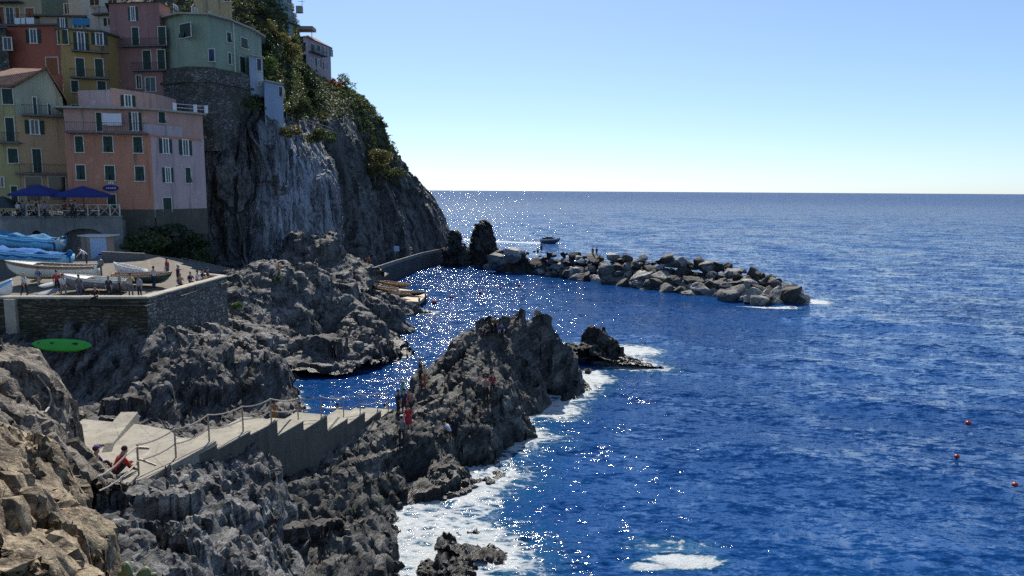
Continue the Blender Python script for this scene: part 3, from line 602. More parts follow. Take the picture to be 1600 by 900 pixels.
# ------------------------------------------------------------------ breakwater of single boulders
random.seed(21)
def boulder_mesh(seed):
    rnd = random.Random(seed); bm = bmesh.new(); bmesh.ops.create_icosphere(bm, subdivisions=4, radius=1.)
    pl = [(Vector((rnd.gauss(0, 1), rnd.gauss(0, 1), rnd.gauss(0, 1))).normalized(), rnd.uniform(.42, .78)) for _ in range(rnd.randint(8, 12))]
    for v in bm.verts:
        for n_, d_ in pl:
            k = v.co.dot(n_)-d_
            if k > 0: v.co -= n_*k*.96
    me = bpy.data.meshes.new('boulder'); bm.to_mesh(me); bm.free()
    V = np.array([v.co[:] for v in me.vertices]); N = V/np.linalg.norm(V, axis=1, keepdims=True)
    V = V+N*(fbm(V*1.4+seed, 4, seed)*.045+blocks(V*1.7+seed, seed)*.04)[:, None]
    me.vertices.foreach_set('co', V.astype(np.float32).ravel()); me.update()
    return me
BM = [[None]*3 for _ in range(10)]
for s in range(10):
    m0 = boulder_mesh(s+100)
    for k, mn in enumerate(('boulder_dark', 'boulder_grey', 'boulder_pale')):
        m = m0.copy(); m.materials.append(M[mn]); BM[s][k] = m
front = [(765, 418), (830, 425), (900, 436), (1000, 448), (1100, 461), (1180, 471), (1255, 471)]
crest = [(775, 392, 150), (830, 394, 145), (900, 397, 138), (1000, 402, 128.5), (1100, 411, 120), (1180, 424, 114.5), (1238, 446, 110.5)]
fr_ = [Pz(x, y, 0) for x, y in front]; cr_ = [Pd(*c) for c in crest]
def lerp_list(L, t):
    t = max(0, min(.9999, t))*(len(L)-1); i = int(t); return L[i].lerp(L[i+1], t-i)
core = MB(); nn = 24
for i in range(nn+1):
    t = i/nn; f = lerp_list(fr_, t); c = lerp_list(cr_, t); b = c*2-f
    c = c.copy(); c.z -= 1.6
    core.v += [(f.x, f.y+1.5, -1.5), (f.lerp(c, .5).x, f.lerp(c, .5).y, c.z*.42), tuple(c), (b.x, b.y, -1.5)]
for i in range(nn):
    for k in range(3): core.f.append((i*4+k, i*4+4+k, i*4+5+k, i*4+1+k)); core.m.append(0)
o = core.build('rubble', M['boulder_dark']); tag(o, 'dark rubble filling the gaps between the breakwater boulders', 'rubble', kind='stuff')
tone_w = ['dark', 'grey', 'pale']; spots = ['the sea stacks', 'the near end of the breakwater', 'the first bend of the breakwater', 'the middle of the breakwater', 'the outer half of the breakwater', 'the seaward tip of the breakwater']
NB = 200; bi = 0
for row, (u0, dens, smin, smax) in enumerate([(0.02, 62, .8, 1.7), (.24, 56, .9, 1.9), (.48, 54, .9, 1.9), (.76, 50, .8, 1.7), (1.02, 48, .7, 1.4)]):
    for k in range(dens):
        t = (k+random.uniform(.15, .85))/dens; f = lerp_list(fr_, t); c = lerp_list(cr_, t)
        u = u0+random.uniform(-.08, .08); p = f.lerp(c, u); 
        s = random.uniform(smin, smax)*random.choice((.62, .9, 1.1, 1.35)); s *= .8+.3*min(1, t*1.5)
        k2 = random.choices((0, 1, 2), ((34, 42, 24) if row < 3 else (66, 28, 6)))[0]
        o = bpy.data.objects.new('boulder', BM[random.randrange(10)][k2]); COL.objects.link(o)
        sc_ = (s*random.uniform(.85, 1.3), s*random.uniform(.8, 1.1), s*random.uniform(.55, .8))
        o.location = (p.x, p.y, max(p.z*.92-.5*sc_[2]+random.uniform(-.2, .4), -.1)); o.scale = sc_
        o.rotation_euler = (random.uniform(-.5, .5), random.uniform(-.5, .5), random.uniform(0, 6.28))
        where = ['low at the harbour waterline', 'just above the harbour waterline', 'half way up the harbour side', 'below the crest', 'on the crest'][row]
        size = 'big' if s > 1.75 else 'small' if s < 1.05 else 'medium'
        tag(o, f'{size} {tone_w[k2]} boulder {where} by {spots[int(t*5.999)]}', 'boulder', 'boulders of the breakwater')
        SHORE.append(np.array([[p.x, p.y, 0]])) if row == 0 else None
# big pale boulders at the root
for (px, py, d, s, k2, lab) in [(772, 407, 146, 2.3, 1, 'rounded grey boulder leaning on the taller sea stack'), (797, 397, 146, 2.1, 2, 'tall pale block standing where the breakwater starts'), (1235, 460, 108.5, 2.0, 0, 'long dark flat topped block at the very tip of the breakwater')]:
    o = bpy.data.objects.new('boulder', BM[3][k2]); COL.objects.link(o); o.location = Pd(px, py, d); o.scale = (s*1.2, s, s*.9); o.rotation_euler = (.2, .3, px); tag(o, lab, 'boulder', 'boulders of the breakwater')
# ------------------------------------------------------------------ the town
def put(o, parent):
    o.parent = parent; o.matrix_parent_inverse = parent.matrix_basis.inverted(); return o
WALLS = {}
def wallmat(col, dirt=1.):
    g_ = sum(col)/3; col = tuple(.93*x+.07*g_+.012 for x in col)
    k = (col, dirt)
    if k not in WALLS: WALLS[k] = plaster('plaster', col, dirt)
    return WALLS[k]
class Facade:
    def __init__(s, a, b):
        s.o = Vector((a.x, a.y, 0)); d = Vector((b.x-a.x, b.y-a.y, 0)); s.len = d.length; s.u = d.normalized(); s.n = Vector((s.u.y, -s.u.x, 0)); s.z = Vector((0, 0, 1))
    def hit(s, px, py):
        p = Pplane(px, py, s.o, s.n); return (p-s.o).dot(s.u), p.z
    def at(s, u, z, out=0): return s.o+s.u*u+s.z*z+s.n*out
    def bar(s, mb, u0, u1, z0, z1, o0, o1, mi=0):
        mb.frame_box(s.at(u0, z0, o0), s.u*(u1-u0), s.n*(o1-o0), s.z*(z1-z0), mi)
def window(root, fc, x0, y0, x1, y1, kind, sh='shutter'):
    u0, z1 = fc.hit(x0, (y0)); u1, z0 = fc.hit(x1, (y1)); _, z1b = fc.hit(x1, y0); u0, u1 = min(u0, u1), max(u0, u1); z1 = (z1+z1b)/2
    if z0 > z1: z0, z1 = z1, z0
    a, b = u0, u1; wd = u1-u0
    if kind == 'o': a, b = u0+wd*.29, u1-wd*.29
    fr = MB(); f = .09
    fc.bar(fr, a-f, a, z0, z1, 0.002, .07); fc.bar(fr, b, b+f, z0, z1, .002, .07); fc.bar(fr, a-f, b+f, z1, z1+f, .002, .07)
    if kind not in 'dg': fc.bar(fr, a-f*1.6, b+f*1.6, z0-f, z0, .002, .13)
    if kind in 'op':
        m = (a+b)/2; fc.bar(fr, m-.035, m+.035, z0, z1, .03, .055); fc.bar(fr, a, a+.05, z0, z1, .03, .055); fc.bar(fr, b-.05, b, z0, z1, .03, .055)
    o = put(fr.build('door' if kind == 'd' else 'window', M['frame'] if kind != 'o' else M['white']), root)
    p = MB(); fc.bar(p, a, b, z0, z1, -.10, .022); put(p.build('pane', M['glass']), o)  # open garages get the dark sheet too, in place of their shaded inside
    if kind in 'cd':
        for (s0, s1) in ((a+.01, (a+b)/2-.012), ((a+b)/2+.012, b-.01)):
            s = MB()
            if kind == 'c' and (int(x0*7+y0*3)+(s0 > a+.02)) % 3 != 0 and z1-z0 > .9:      # lower louvre flap propped open
                zm = z0+(z1-z0)*.48; fc.bar(s, s0, s1, zm, z1-.02, .03, .065); s.frame_box(fc.at(s0+.03, zm-.01, .04), fc.u*(s1-s0-.06), fc.z*(-(zm-z0)*.88)+fc.n*(.14+.05*((int(x0)+int(y0)) % 4)), fc.n*.03)
            else: fc.bar(s, s0, s1, z0+.02, z1-.02, .03, .065)
            put(s.build('shutter', M[sh]), o)
    if kind == 'o':
        for (s0, s1) in ((u0, a-f-.01), (b+f+.01, u1)):
            s = MB(); fc.bar(s, s0, s1, z0, z1, .012, .06); put(s.build('shutter', M[sh]), o)
    return o
def railing_mesh(mb, fc, u0, u1, z, h, out, n, r=.02, sides=0):
    fc.bar(mb, u0, u1, z+h-.04, z+h, out-.02, out+.02); fc.bar(mb, u0, u1, z+.06, z+.09, out-.015, out+.015)
    for i in range(n+1):
        u = u0+(u1-u0)*i/n; fc.bar(mb, u-r*.5, u+r*.5, z, z+h-.04, out-r*.5, out+r*.5)
    if sides:
        for u in (u0, u1): fc.bar(mb, u-.02, u+.02, z+h-.04, z+h, .005, out-.02); 
def balcony(root, fc, x0, x1, ys, yr, depth=1.0, solid=None):
    u0, z = fc.hit(x0, ys); u1, z2 = fc.hit(x1, ys); _, zr = fc.hit(x0, yr); z = (z+z2)/2; h = max(.8, min(1.15, zr-z))
    s = MB(); fc.bar(s, u0, u1, z-.16, z, .003, depth); o = put(s.build('balcony', M['quay']), root)
    b = MB()
    if solid is None: railing_mesh(b, fc, u0+.05, u1-.05, z, h, depth-.08, max(4, int((u1-u0)/.22)), sides=1)
    else: fc.bar(b, u0, u1, z+.002, z+h, depth-.15, depth-.003)
    put(b.build('railing' if solid is None else 'parapet', M['metal_dark'] if solid is None else solid), o); return o
def building(name, label, pts, top, base, back, mat, wins=(), balcs=(), roof='flat', cat='house', roofmat=None, over=.35, bkx=0, tops=None):
    """pts: (photo x, distance) of the visible corners; top/base: photo heights at the first corner"""
    c = [Pd(px, 300, d) for px, d in pts]; zt = Pd(pts[0][0], top, pts[0][1]).z; zb = Pd(pts[0][0], base, pts[0][1]).z
    bv = Vector((c[-1].x/c[-1].y*back*1.12 if bkx == 0 else bkx, back, 0)); poly = c+[c[-1]+bv, c[0]+bv]
    root = empty(name, (sum(p.x for p in c)/len(c), min(p.y for p in c), zb), label=label, cat=cat, group='houses of the village')
    put(MB().prism(poly, zb, zt).build('wall', mat), root)
    fcs = [Facade(c[i], c[i+1]) for i in range(len(c)-1)]
    for wn in wins: window(root, fcs[wn[0]], *wn[1:])
    for bl in balcs: balcony(root, fcs[bl[0]], *bl[1:])
    cx = sum(p.x for p in poly)/len(poly); cy = sum(p.y for p in poly)/len(poly)
    ex = [Vector((p[0]+(over if p[0] > cx else -over), p[1]+(over if p[1] > cy else -over), 0)) for p in poly]
    rm = roofmat or M['roof_grey']
    if roof == 'flat': put(MB().prism(ex, zt+.003, zt+.2).build('roof', rm), root)
    if roof == 'hip':
        n = len(ex); h = 1.6; vs = [(p.x, p.y, zt+.003) for p in ex]+[(cx+(p.x-cx)*.25, cy+(p.y-cy)*.25, zt+h) for p in ex]
        put(MB().add(vs, [tuple(range(n))[::-1], tuple(range(n, 2*n))]+[(i, (i+1) % n, n+(i+1) % n, n+i) for i in range(n)]).build('roof', rm), root)
    root['_zt'] = zt
    return root, fcs, c, zb, zt

# salmon building by the harbour
b, fc, c, zb, zt = building('apartment_house', 'salmon pink house with three rows of green shutters beside the cliff', [(107, 78), (240, 79.5), (322, 86)], 208, 333, 9, wallmat((.52, .215, .125)),
    [(0, 117, 213, 131, 238, 'c'), (0, 161, 213, 177, 238, 'c'), (0, 208, 214, 223, 239, 'c'), (0, 119, 258, 134, 281, 'c'), (0, 164, 259, 180, 282, 'c'), (0, 211, 260, 226, 283, 'c'), (0, 168, 304, 182, 325, 'd'),
     (1, 248, 217, 269, 240, 'o'), (1, 279, 219, 300, 243, 'o'), (1, 253, 262, 271, 285, 'o'), (1, 289, 262, 298, 286, 'c'), (1, 254, 309, 268, 332, 'd')],
    [(0, 106, 233, 207, 191, .9)], roof=None)
m = MB(); fc[1].bar(m, .0, fc[1].len+.003, zb-.5, zt-.3, .002, .012); put(m.build('side_plaster', wallmat((.50, .36, .36))), b)
for i, f in enumerate(fc):                                   # lower plinth of bare plaster
    m = MB(); f.bar(m, 0 if i == 0 else .08, f.len, zb-2.5, zb+.4, .014, .07); put(m.build('plinth', M['step_wall']), b)
pk = wallmat((.52, .30, .25)); lav = wallmat((.46, .37, .40))
c2 = [Pd(108, 300, 79.6), Pd(245, 300, 81), Pd(322, 300, 86.1)]; zt2 = Pd(240, 171, 80).z
put(MB().prism(c2+[c2[-1]+Vector((-3.8, 8, 0)), c2[0]+Vector((-3.8, 8, 0))], zt+.003, zt2).build('upper_wall', pk), b)
f0 = Facade(c2[0], c2[1]); f1 = Facade(c2[1], c2[2])
for wn in ((150, 176, 160, 205, 'c'), (201, 176, 222, 204, 'o'), (247, 175, 258, 193, 'c')): window(b, f0 if wn[0] < 240 else f1, *wn)
m = MB(); f1.bar(m, .05, f1.len-.05, zt-.3, zt+.002, .02, .12); f1.bar(m, -1.2, 3.2, zt+.003, zt+1.15, .02, .35); put(m.build('parapet', lav), b)
ex = [c2[0]+Vector((-.6, -.9, 0)), c2[1]+Vector((0, -.9, 0)), c2[2]+Vector((.6, -.3, 0)), c2[2]+Vector((-3.2, 8, 0)), c2[0]+Vector((-4.2, 8, 0))]
put(MB().prism(ex, zt2+.003, zt2+.2).build('roof', M['coping']), b)
c3 = [Pd(132, 300, 84), Pd(182, 300, 83), Pd(252, 300, 85.5)]; z3 = zt2+.203
put(MB().prism([c3[0], c3[1], c3[1]+Vector((0, 5, 0)), c3[0]+Vector((0, 5, 0))], z3, Pd(160, 141, 83.5).z).build('attic_wall', lav), b)
put(MB().prism([c3[1]+Vector((.01, 0, 0)), c3[2], c3[2]+Vector((0, 5, 0)), c3[1]+Vector((.01, 5, 0))], z3, [Pd(180, 137, 83).z, Pd(250, 147, 85.5).z, Pd(250, 147, 85.5).z, Pd(180, 137, 83).z]).build('attic_wall', pk), b)
window(b, Facade(c3[1], c3[2]), 188, 149, 212, 167, 'o')
m = MB()
for px in (273, 305, 322):
    p = Pd(px, 168, 83+(px-273)*.05); m.box((p.x, p.y, zt2+.6), (.3, .3, .85))
p, q_ = Pd(273, 168, 83), Pd(322, 168, 85.4)
for h in (.55, .95): m.tube([(p.x, p.y, zt2+h), (q_.x, q_.y, zt2+h)], .03)
put(m.build('terrace_railing', M['white']), b)
# its name board: navy oval with pale lettering too small to read
pl = MB(); o_, z_ = fc[0].hit(173, 293)
pts = [fc[0].at(o_+.78*math.cos(2*math.pi*k/20), z_-.05+.33*math.sin(2*math.pi*k/20), .02) for k in range(20)]; pts2 = [p+fc[0].n*.05 for p in pts]
pl.add(pts+pts2, [tuple(range(20)), tuple(range(20, 40))]+[(k, (k+1) % 20, 20+(k+1) % 20, 20+k) for k in range(20)])
sg = pl.build('house_sign', M['awning']); tag(sg, 'navy oval house sign with pale crest on the salmon facade', 'sign')
m = MB()
for k, (du, dz, w_, h_) in enumerate([(-.42, -.05, .1, .1), (-.25, -.05, .12, .12), (-.05, -.06, .14, .1), (.16, -.05, .1, .12), (.34, -.05, .16, .1), (-.2, .42, .13, .2), (.0, .46, .12, .24), (.2, .42, .13, .2)]):
    fc[0].bar(m, o_+du, o_+du+w_, z_+dz-.06, z_+dz-.06+h_, .072, .085)
put(m.build('lettering', M['white']), sg)

# yellow gabled house at the left edge
yl = wallmat((.40, .33, .13)); gg = wallmat((.36, .36, .26)); pe = wallmat((.50, .32, .17))
b, fc, c, zb, zt = building('gabled_house', 'yellow house with tiled gable roof at the left edge', [(-45, 79), (33, 80)], 135, 330, 9, yl,
    [(0, 3, 139, 21, 163, 'c'), (0, 8, 184, 24, 221, 'd'), (0, 12, 232, 29, 255, 'c'), (0, -4, 277, 7, 292, 'p'), (0, 17, 291, 29, 320, 'd'), (0, -30, 139, -12, 163, 'c')], [(0, -40, 34, 222, 206, .8)], roof=None, bkx=-2)
g0, g1 = Pd(33.5, 300, 80.02), Pd(108, 300, 82.5); ze = zt; zr = Pd(108, 153, 82.5).z; ap = Pd(72, 108, 81.3); bv = Vector((-5, 8.5, 0)); zl = Pd(70, 181, 81).z
V3 = [Vector((g0.x, g0.y, zl)), Vector((g1.x, g1.y, zl)), Vector((g1.x, g1.y, zr)), ap, Vector((g0.x, g0.y, ze))]
put(MB().add(V3+[v+bv for v in V3], [(0, 1, 2, 3, 4), (5, 6, 7, 8, 9), (0, 1, 6, 5), (1, 2, 7, 6), (4, 0, 5, 9)]).build('gable_wall', gg), b)
put(MB().prism([g0, g1, g1+bv, g0+bv], zb, zl-.003).build('lower_wall', pe), b)
fg = Facade(g0, g1)
for wn in ((51, 152, 58, 179, 'd'), (74, 152, 80, 179, 'd'), (74, 124, 79, 140, 'c'), (38, 188, 70, 210, 'o'), (50, 233, 66, 270, 'd'), (39, 276, 67, 312, 'g'), (75, 276, 104, 312, 'g')): window(b, fg, *wn)
balcony(b, fg, 34, 107, 181, 164, 1.1); balcony(b, fg, 23, 106, 271, 256, .9)
m = MB(); fo = -fg.n*0+Vector((0, 0, .0)); a_ = V3[4]+fg.n*.4+Vector((-.3, 0, -.1)); t_ = ap+fg.n*.4; e_ = V3[2]+fg.n*.4+Vector((.4, 0, -.25)); th = Vector((0, 0, .22)); bb = bv*1.05
lft = V3[4]+Vector((-9.5, -1.2, -.9))
for (p, q_) in ((t_, a_), (e_, t_)): m.add([p, q_, q_+bb, p+bb, p+th, q_+th, q_+bb+th, p+bb+th], [(0, 1, 2, 3), (4, 5, 6, 7), (0, 1, 5, 4), (1, 2, 6, 5), (2, 3, 7, 6), (3, 0, 4, 7)])
put(m.build('roof', M['roof_tile']), b)
m = MB(); fa_ = Facade(Pd(-45, 300, 79), Pd(33, 300, 80)); e0 = fa_.at(-.3, zt+.05, .45); e1 = fa_.at(fa_.len-.05, zt+.05, .45); r0 = e0+Vector((2.5, 5.5, 2.4)); r1 = ap+Vector((-.35, 1.1, -.02))
m.add([e0, e1, r1, r0, e0+th, e1+th, r1+th, r0+th], [(0, 1, 2, 3), (4, 5, 6, 7), (0, 1, 5, 4), (1, 2, 6, 5), (2, 3, 7, 6), (3, 0, 4, 7)]); put(m.build('roof', M['roof_tile']), b)

building('terraced_house', 'brick red house with green shutters above the yellow gable', [(31, 92), (110, 91.2)], 42, 175, 8, wallmat((.40, .095, .05)),
    [(0, 40, 46, 65, 67, 'o'), (0, 90, 47, 107, 69, 'c'), (0, 72, 90, 92, 116, 'd', 'shutter_o')], roof='flat')
building('terraced_house', 'ochre house with two balconies between red house and plum house', [(110.5, 91), (172, 92.5), (214, 98)], 46, 185, 8, wallmat((.42, .27, .085)),
    [(0, 114, 51, 140, 80, 'o'), (0, 142, 52, 169, 71, 'o'), (0, 118, 91, 133, 121, 'd'), (0, 148, 92, 162, 120, 'd'), (0, 109.5+1.5, 126, 123, 144, 'c'), (0, 152, 127, 166, 143, 'c'), (0, 111.5, 164, 125, 171, 'p')],
    [(0, 113, 171, 81, 70, .8), (0, 111.5, 171, 122, 108, .9)], roof='flat')
building('stone_cottage', 'dark stone house with one small window at the left edge', [(-60, 90), (30, 90.5)], 43, 175, 8, M['bastion'], [(0, 5, 59, 19, 78, 'p'), (0, -40, 59, -26, 78, 'p')])
b, fc, c, zb, zt = building('terraced_house', 'tan house with orange shutters and railed terrace, top left corner', [(-80, 99), (86, 98)], -60, 60, 9, wallmat((.40, .31, .18)),
    [(0, 9, 12, 23, 41, 'p'), (0, -4, 11, 8, 38, 'c', 'shutter_o'), (0, 24, 12, 32, 38, 'c', 'shutter_o'), (0, 40, 13, 54, 27, 'c', 'shutter_o'), (0, -40, 12, -22, 40, 'c')], [(0, -60, 62, 42, 27, 1.6), (0, -60, 38, 4, -10, 1.2)])
b, fc, c, zb, zt = building('roof_cabin', 'low shuttered roof cabin with flat dark eaves between the tan and white houses', [(82, 97), (152, 97.5)], 26, 62, 5, wallmat((.36, .28, .20)),
    [(0, 90, 29, 106, 44, 'o'), (0, 114, 29, 128, 44, 'p')], over=.5)
building('terraced_house', 'white house with black windows high on the slope', [(128, 107), (189, 105)], -60, 62, 8, wallmat((.60, .60, .56)), [(0, 169, 0, 184, 15, 'p'), (0, 162, 28, 184, 39, 'o'), (0, 140, -6, 156, 8, 'p')], [(0, 150, 188, 22, 14, .8)])
building('hill_house', 'dim green house half hidden behind the tan house', [(84, 116), (132, 116)], -40, 40, 6, wallmat((.10, .17, .14)), [(0, 100, 6, 110, 22, 'p'), (0, 112, 6, 122, 22, 'p')])
pur = wallmat((.32, .155, .14))
b, fc, c, zb, zt = building('tall_house', 'tall plum pink house with slate roof and two balconies', [(188, 96), (264, 95), (350, 113)], 6, 190, 9, pur,
    [(0, 200, 11, 216, 32, 'o'), (0, 206, 43, 218, 71, 'd'), (0, 247, 42, 260, 71, 'd'), (0, 223, 79, 237, 109, 'd'), (0, 246, 78, 259, 109, 'd'), (0, 213, 118, 222, 138, 'p'), (0, 227, 121, 244, 143, 'p'),
     (1, 266, 9, 282, 28, 'o'), (1, 299, 13, 308, 30, 'p'), (1, 326, 21, 334, 31, 'p')], [(0, 192, 263, 72, 62, .7), (0, 210, 263, 110, 99, .7)], roof='hip')
gp = [(266, 96.5), (300, 93.6), (336, 94), (368, 97), (398, 101.5), (417, 106.5)]
b, fc, c, zb, zt = building('curved_house', 'pale green curved house standing on the round stone bastion', gp, 31, 112, 8, wallmat((.25, .32, .23)),
    [(0, 281, 37, 299, 57, 'c'), (1, 326, 77, 335.5, 96, 'c', 'shutter_b'), (2, 354, 51, 361, 67, 'c'), (3, 376, 60, 387, 77, 'c'), (2, 356, 83, 361, 101, 'c'), (3, 374, 89, 383, 114, 'd')], roof='flat', roofmat=M['coping'], over=.5)
f = fc[2]; u, _ = f.hit(365.5, 80); m = MB(); m.tube([f.at(u, zb+.2, .1), f.at(u, zt-.1, .1)], .07, 8); put(m.build('drain_pipe', M['frame']), b)
bp = [(262, 95.2), (300, 92.3), (338, 92.6), (371, 95.6), (402, 100), (447, 107.5)]
c = [Pd(px, 300, d) for px, d in bp]; zt_, zb_ = zb-.003, Pd(300, 235, 92).z
m = MB(); poly = c+[c[-1]+Vector((-2, 8, 0)), c[0]+Vector((0, 8, 0))]; cen = sum((Vector(p) for p in poly), Vector())/len(poly)
m.prism(poly, zb_, zt_); o = m.build('bastion', M['bastion']); tag(o, 'round rough stone bastion carrying the pale green house', 'retaining wall')
m = MB()
zc = Pd(300, 128, 92).z
for i in range(len(c)-1):
    f = Facade(c[i], c[i+1]); f.bar(m, .0, f.len, zc, zc+.3, .003, .22)
put(m.build('string_course', M['bastion']), o)
building('tower_house', 'light blue narrow house at the end of the bastion', [(397, 99.3), (418, 101)], 87, 150, 5, wallmat((.28, .36, .46)), [(0, 401, 92, 408, 111, 'c', 'shutter_b'), (0, 403, 127, 407, 134, 'p')], over=.25, roofmat=M['coping'])
building('tower_house', 'tall blue grey block hanging over the top of the cliff', [(418.5, 99.5), (447, 103)], 127, 213, 5, wallmat((.27, .35, .47)), [(0, 435, 136, 441, 152, 'c', 'shutter_b'), (0, 437, 196, 440, 203, 'p')], over=.25, roofmat=M['coping'])
building('tall_house', 'windowless tan tall house behind the plum house', [(318, 118), (374, 116)], -60, 75, 8, wallmat((.42, .35, .20)), [(0, 350, -12, 360, 2, 'p')])
building('hut', 'little terracotta hut among the bushes above the green house', [(373, 114), (403, 117)], 40, 75, 5, wallmat((.36, .13, .06)), [(0, 390, 48, 398, 57, 'p')], roofmat=M['roof_tile'])
building('tall_house', 'reddish house cut off by the top edge over the bushes', [(374, 136), (440, 134)], -60, 26, 8, wallmat((.32, .14, .13)), [(0, 395, -5, 403, 7, 'p'), (0, 416, -4, 424, 8, 'p'), (0, 430, -4, 436, 8, 'p')], [(0, 400, 438, 12, 4, .8)])
b, fc, c, zb, zt = building('tall_house', 'sea green tower house on the skyline', [(440.5, 131), (465, 136)], -60, 75, 8, wallmat((.20, .30, .27)), [(0, 444, 20, 450, 32, 'c'), (0, 454, 20, 460, 32, 'p'), (0, 445, 40, 451, 52, 'c'), (0, 447, -2, 455, 8, 'p')], [(0, 444, 464, 36, 30, .7)])
m = MB(); p = Pd(468, 15, 136); m.box((p.x, p.y, p.z), (1.0, 1.0, 1.1)); put(m.build('bay_box', M['coping']), b)
m = MB(); p = Pd(472, 6, 136); m.tube([p+Vector((0, 0, -.6)), p+Vector((0, 0, 1.6))], .04)
for k in (.4, .8, 1.2): m.tube([p+Vector((-.7, 0, k)), p+Vector((.5, 0, k))], .03)
put(m.build('aerial', M['metal_dark']), b)
b, fc, c, zb, zt = building('crest_house', 'lavender house with balconies standing alone on the cliff crest', [(463, 159), (481, 156), (522, 168)], 61, 118, 9, wallmat((.40, .30, .32)),
    [(0, 466, 68, 470, 80, 'p'), (0, 474, 67, 478, 79, 'p'), (0, 471, 86, 479, 103, 'g'), (1, 485, 69, 491, 80, 'd'), (1, 495, 71, 500, 80, 'd'), (1, 504, 74, 510, 86, 'o'), (1, 515, 77, 520, 89, 'o'), (1, 484, 92, 488, 102, 'p'), (1, 493, 93, 502, 106, 'o'), (1, 505, 98, 511, 110, 'o')],
    [(1, 482, 505, 84, 79, 1.1), (1, 483, 512, 107, 92, .5, M['white'])] if False else [(1, 482, 505, 84, 79, 1.1)], roof='hip', roofmat=M['roof_tile'])
m = MB(); p = Pd(466, 44, 160); q_ = Pd(487, 44, 160)
for x in (p.x+.2, q_.x): m.tube([(x, 160, Pd(466, 60, 160).z), (x, 160, p.z)], .07)
m.box(((p.x+q_.x)/2, 161, p.z), (q_.x-p.x+.6, 3.0, .7)); put(m.build('pergola', M['coping']), b)
c = [Pd(468, 300, 155), Pd(484, 300, 154), Pd(527, 300, 167)]; m = MB().prism(c+[c[2]+Vector((0, 6, 0)), c[0]+Vector((0, 6, 0))], Pd(484, 140, 154).z, Pd(484, 115, 154).z)
o = m.build('retaining_wall', M['bastion']); tag(o, 'stone retaining wall under the lavender crest house', 'wall')
m = MB(); f = Facade(c[1], c[2]); railing_mesh(m, f, 0, f.len, Pd(484, 115, 154).z, 1., -.1, 14, .05); put(m.build('railing', M['steel']), o)

# ---------------------------------------------------------- restaurant terrace over the harbour wall
from mathutils.geometry import tessellate_polygon
hw0, hw1 = Pd(-70, 300, 72.5), Pd(188, 300, 77); FH = Facade(hw0, hw1); ZT = 13.0
def arch(xl, xr, yb, ys, yt):
    u0, z0 = FH.hit(xl, yb); u1, _ = FH.hit(xr, yb); _, zs = FH.hit(xl, ys); _, zt = FH.hit((xl+xr)/2, yt)
    return [(u0, z0), (u1, z0)]+[((u0+u1)/2+(u1-u0)/2*math.cos(a), zs+(zt-zs)*math.sin(a)) for a in [math.pi*k/12 for k in range(13)]]
outer = [(0, 7.5), (FH.len, 7.5), (FH.len, ZT), (0, ZT)]; holes = [arch(49, 70, 397, 376, 360), arch(98, 168, 402, 375, 357)]
loops = [[Vector((u, z, 0)) for u, z in L] for L in [outer]+holes]
tr = tessellate_polygon(loops); flat = [v for L in loops for v in L]
m = MB(); m.add([FH.at(v.x, v.y, 0) for v in flat], [tuple(t_) for t_ in tr])
for L in holes:
    n = len(L); m.add([FH.at(u, z, 0) for u, z in L]+[FH.at(u, z, -1.6) for u, z in L], [(k, (k+1) % n, n+(k+1) % n, n+k) for k in range(n)]+[tuple(range(n, 2*n))])
FH.bar(m, 0, FH.len, ZT+.002, ZT+.16, -.5, .12); FH.bar(m, FH.len-.5, FH.len, 7.5, ZT-.003, -5, -.02)
o = m.build('harbour_wall', M['wall_harbour']); tag(o, 'streaked grey harbour wall with a niche and a wide arch', 'harbour wall')
p = [FH.at(0, 0, -.02), FH.at(FH.len, 0, -.02), FH.at(FH.len, 0, -9), FH.at(0, 0, -9)]; o = MB().prism(p, ZT-.3, ZT-.004).build('restaurant_pavement', M['quay']); tag(o, kind='structure')
fen = empty('terrace_fence', FH.at(5, ZT+.16), label='grey wooden fence with crossed braces along the restaurant terrace', cat='fence')
us = [FH.hit(x, 335)[0] for x in (-42, -20, -1, 19, 41, 61, 81, 100, 119.5, 137, 154, 172, 187)]
for u in us:
    m = MB(); FH.bar(m, u-.06, u+.06, ZT+.162, ZT+1.35, -.2, -.08); put(m.build('post', M['frame']), fen)
m = MB(); FH.bar(m, us[0], us[-1], ZT+1.25, ZT+1.33, -.078, -.03); put(m.build('handrail', M['frame']), fen)
for a, b_ in zip(us[:-1], us[1:]):
    m = MB(); lo_z, hi_z = ZT+.22, ZT+1.22
    m.tube([FH.at(a+.08, lo_z, -.12), FH.at(b_-.08, hi_z, -.12)], .03, 5); m.tube([FH.at(a+.08, hi_z, -.17), FH.at(b_-.08, lo_z, -.17)], .03, 5); put(m.build('cross_brace', M['frame']), fen)
def parasol(x, yb, d, w_, h_, mat, label):
    p = Pd(x, yb, d); base = Vector((p.x, p.y, ZT)); r = empty('parasol', base, label=label, cat='parasol')
    m = MB(); m.tube([base, Vector((p.x, p.y, p.z+.9))], .05); put(m.build('pole', M['metal_dark']), r)
    m = MB(); n = 24; vs = [(p.x, p.y, p.z+.95)]; 
    for ring, (s, z) in enumerate(((.5, .5), (1., .06), (1., -.22))):
        for k in range(n):
            t = 2*math.pi*k/n; sx = max(-1, min(1, 1.3*math.cos(t))); sy = max(-1, min(1, 1.3*math.sin(t)))
            vs.append((p.x+sx*w_*s, p.y+sy*h_*s, p.z+z+(.05*math.cos(4*t) if ring == 1 else 0)))
    fs = [(0, 1+k, 1+(k+1) % n) for k in range(n)]+[(1+r_*n+k, 1+r_*n+(k+1) % n, 1+(r_+1)*n+(k+1) % n, 1+(r_+1)*n+k) for r_ in range(2) for k in range(n)]
    o = m.add(vs, fs).build('canopy', mat); put(o, r); so = o.modifiers.new('thick', 'SOLIDIFY'); so.thickness = .03
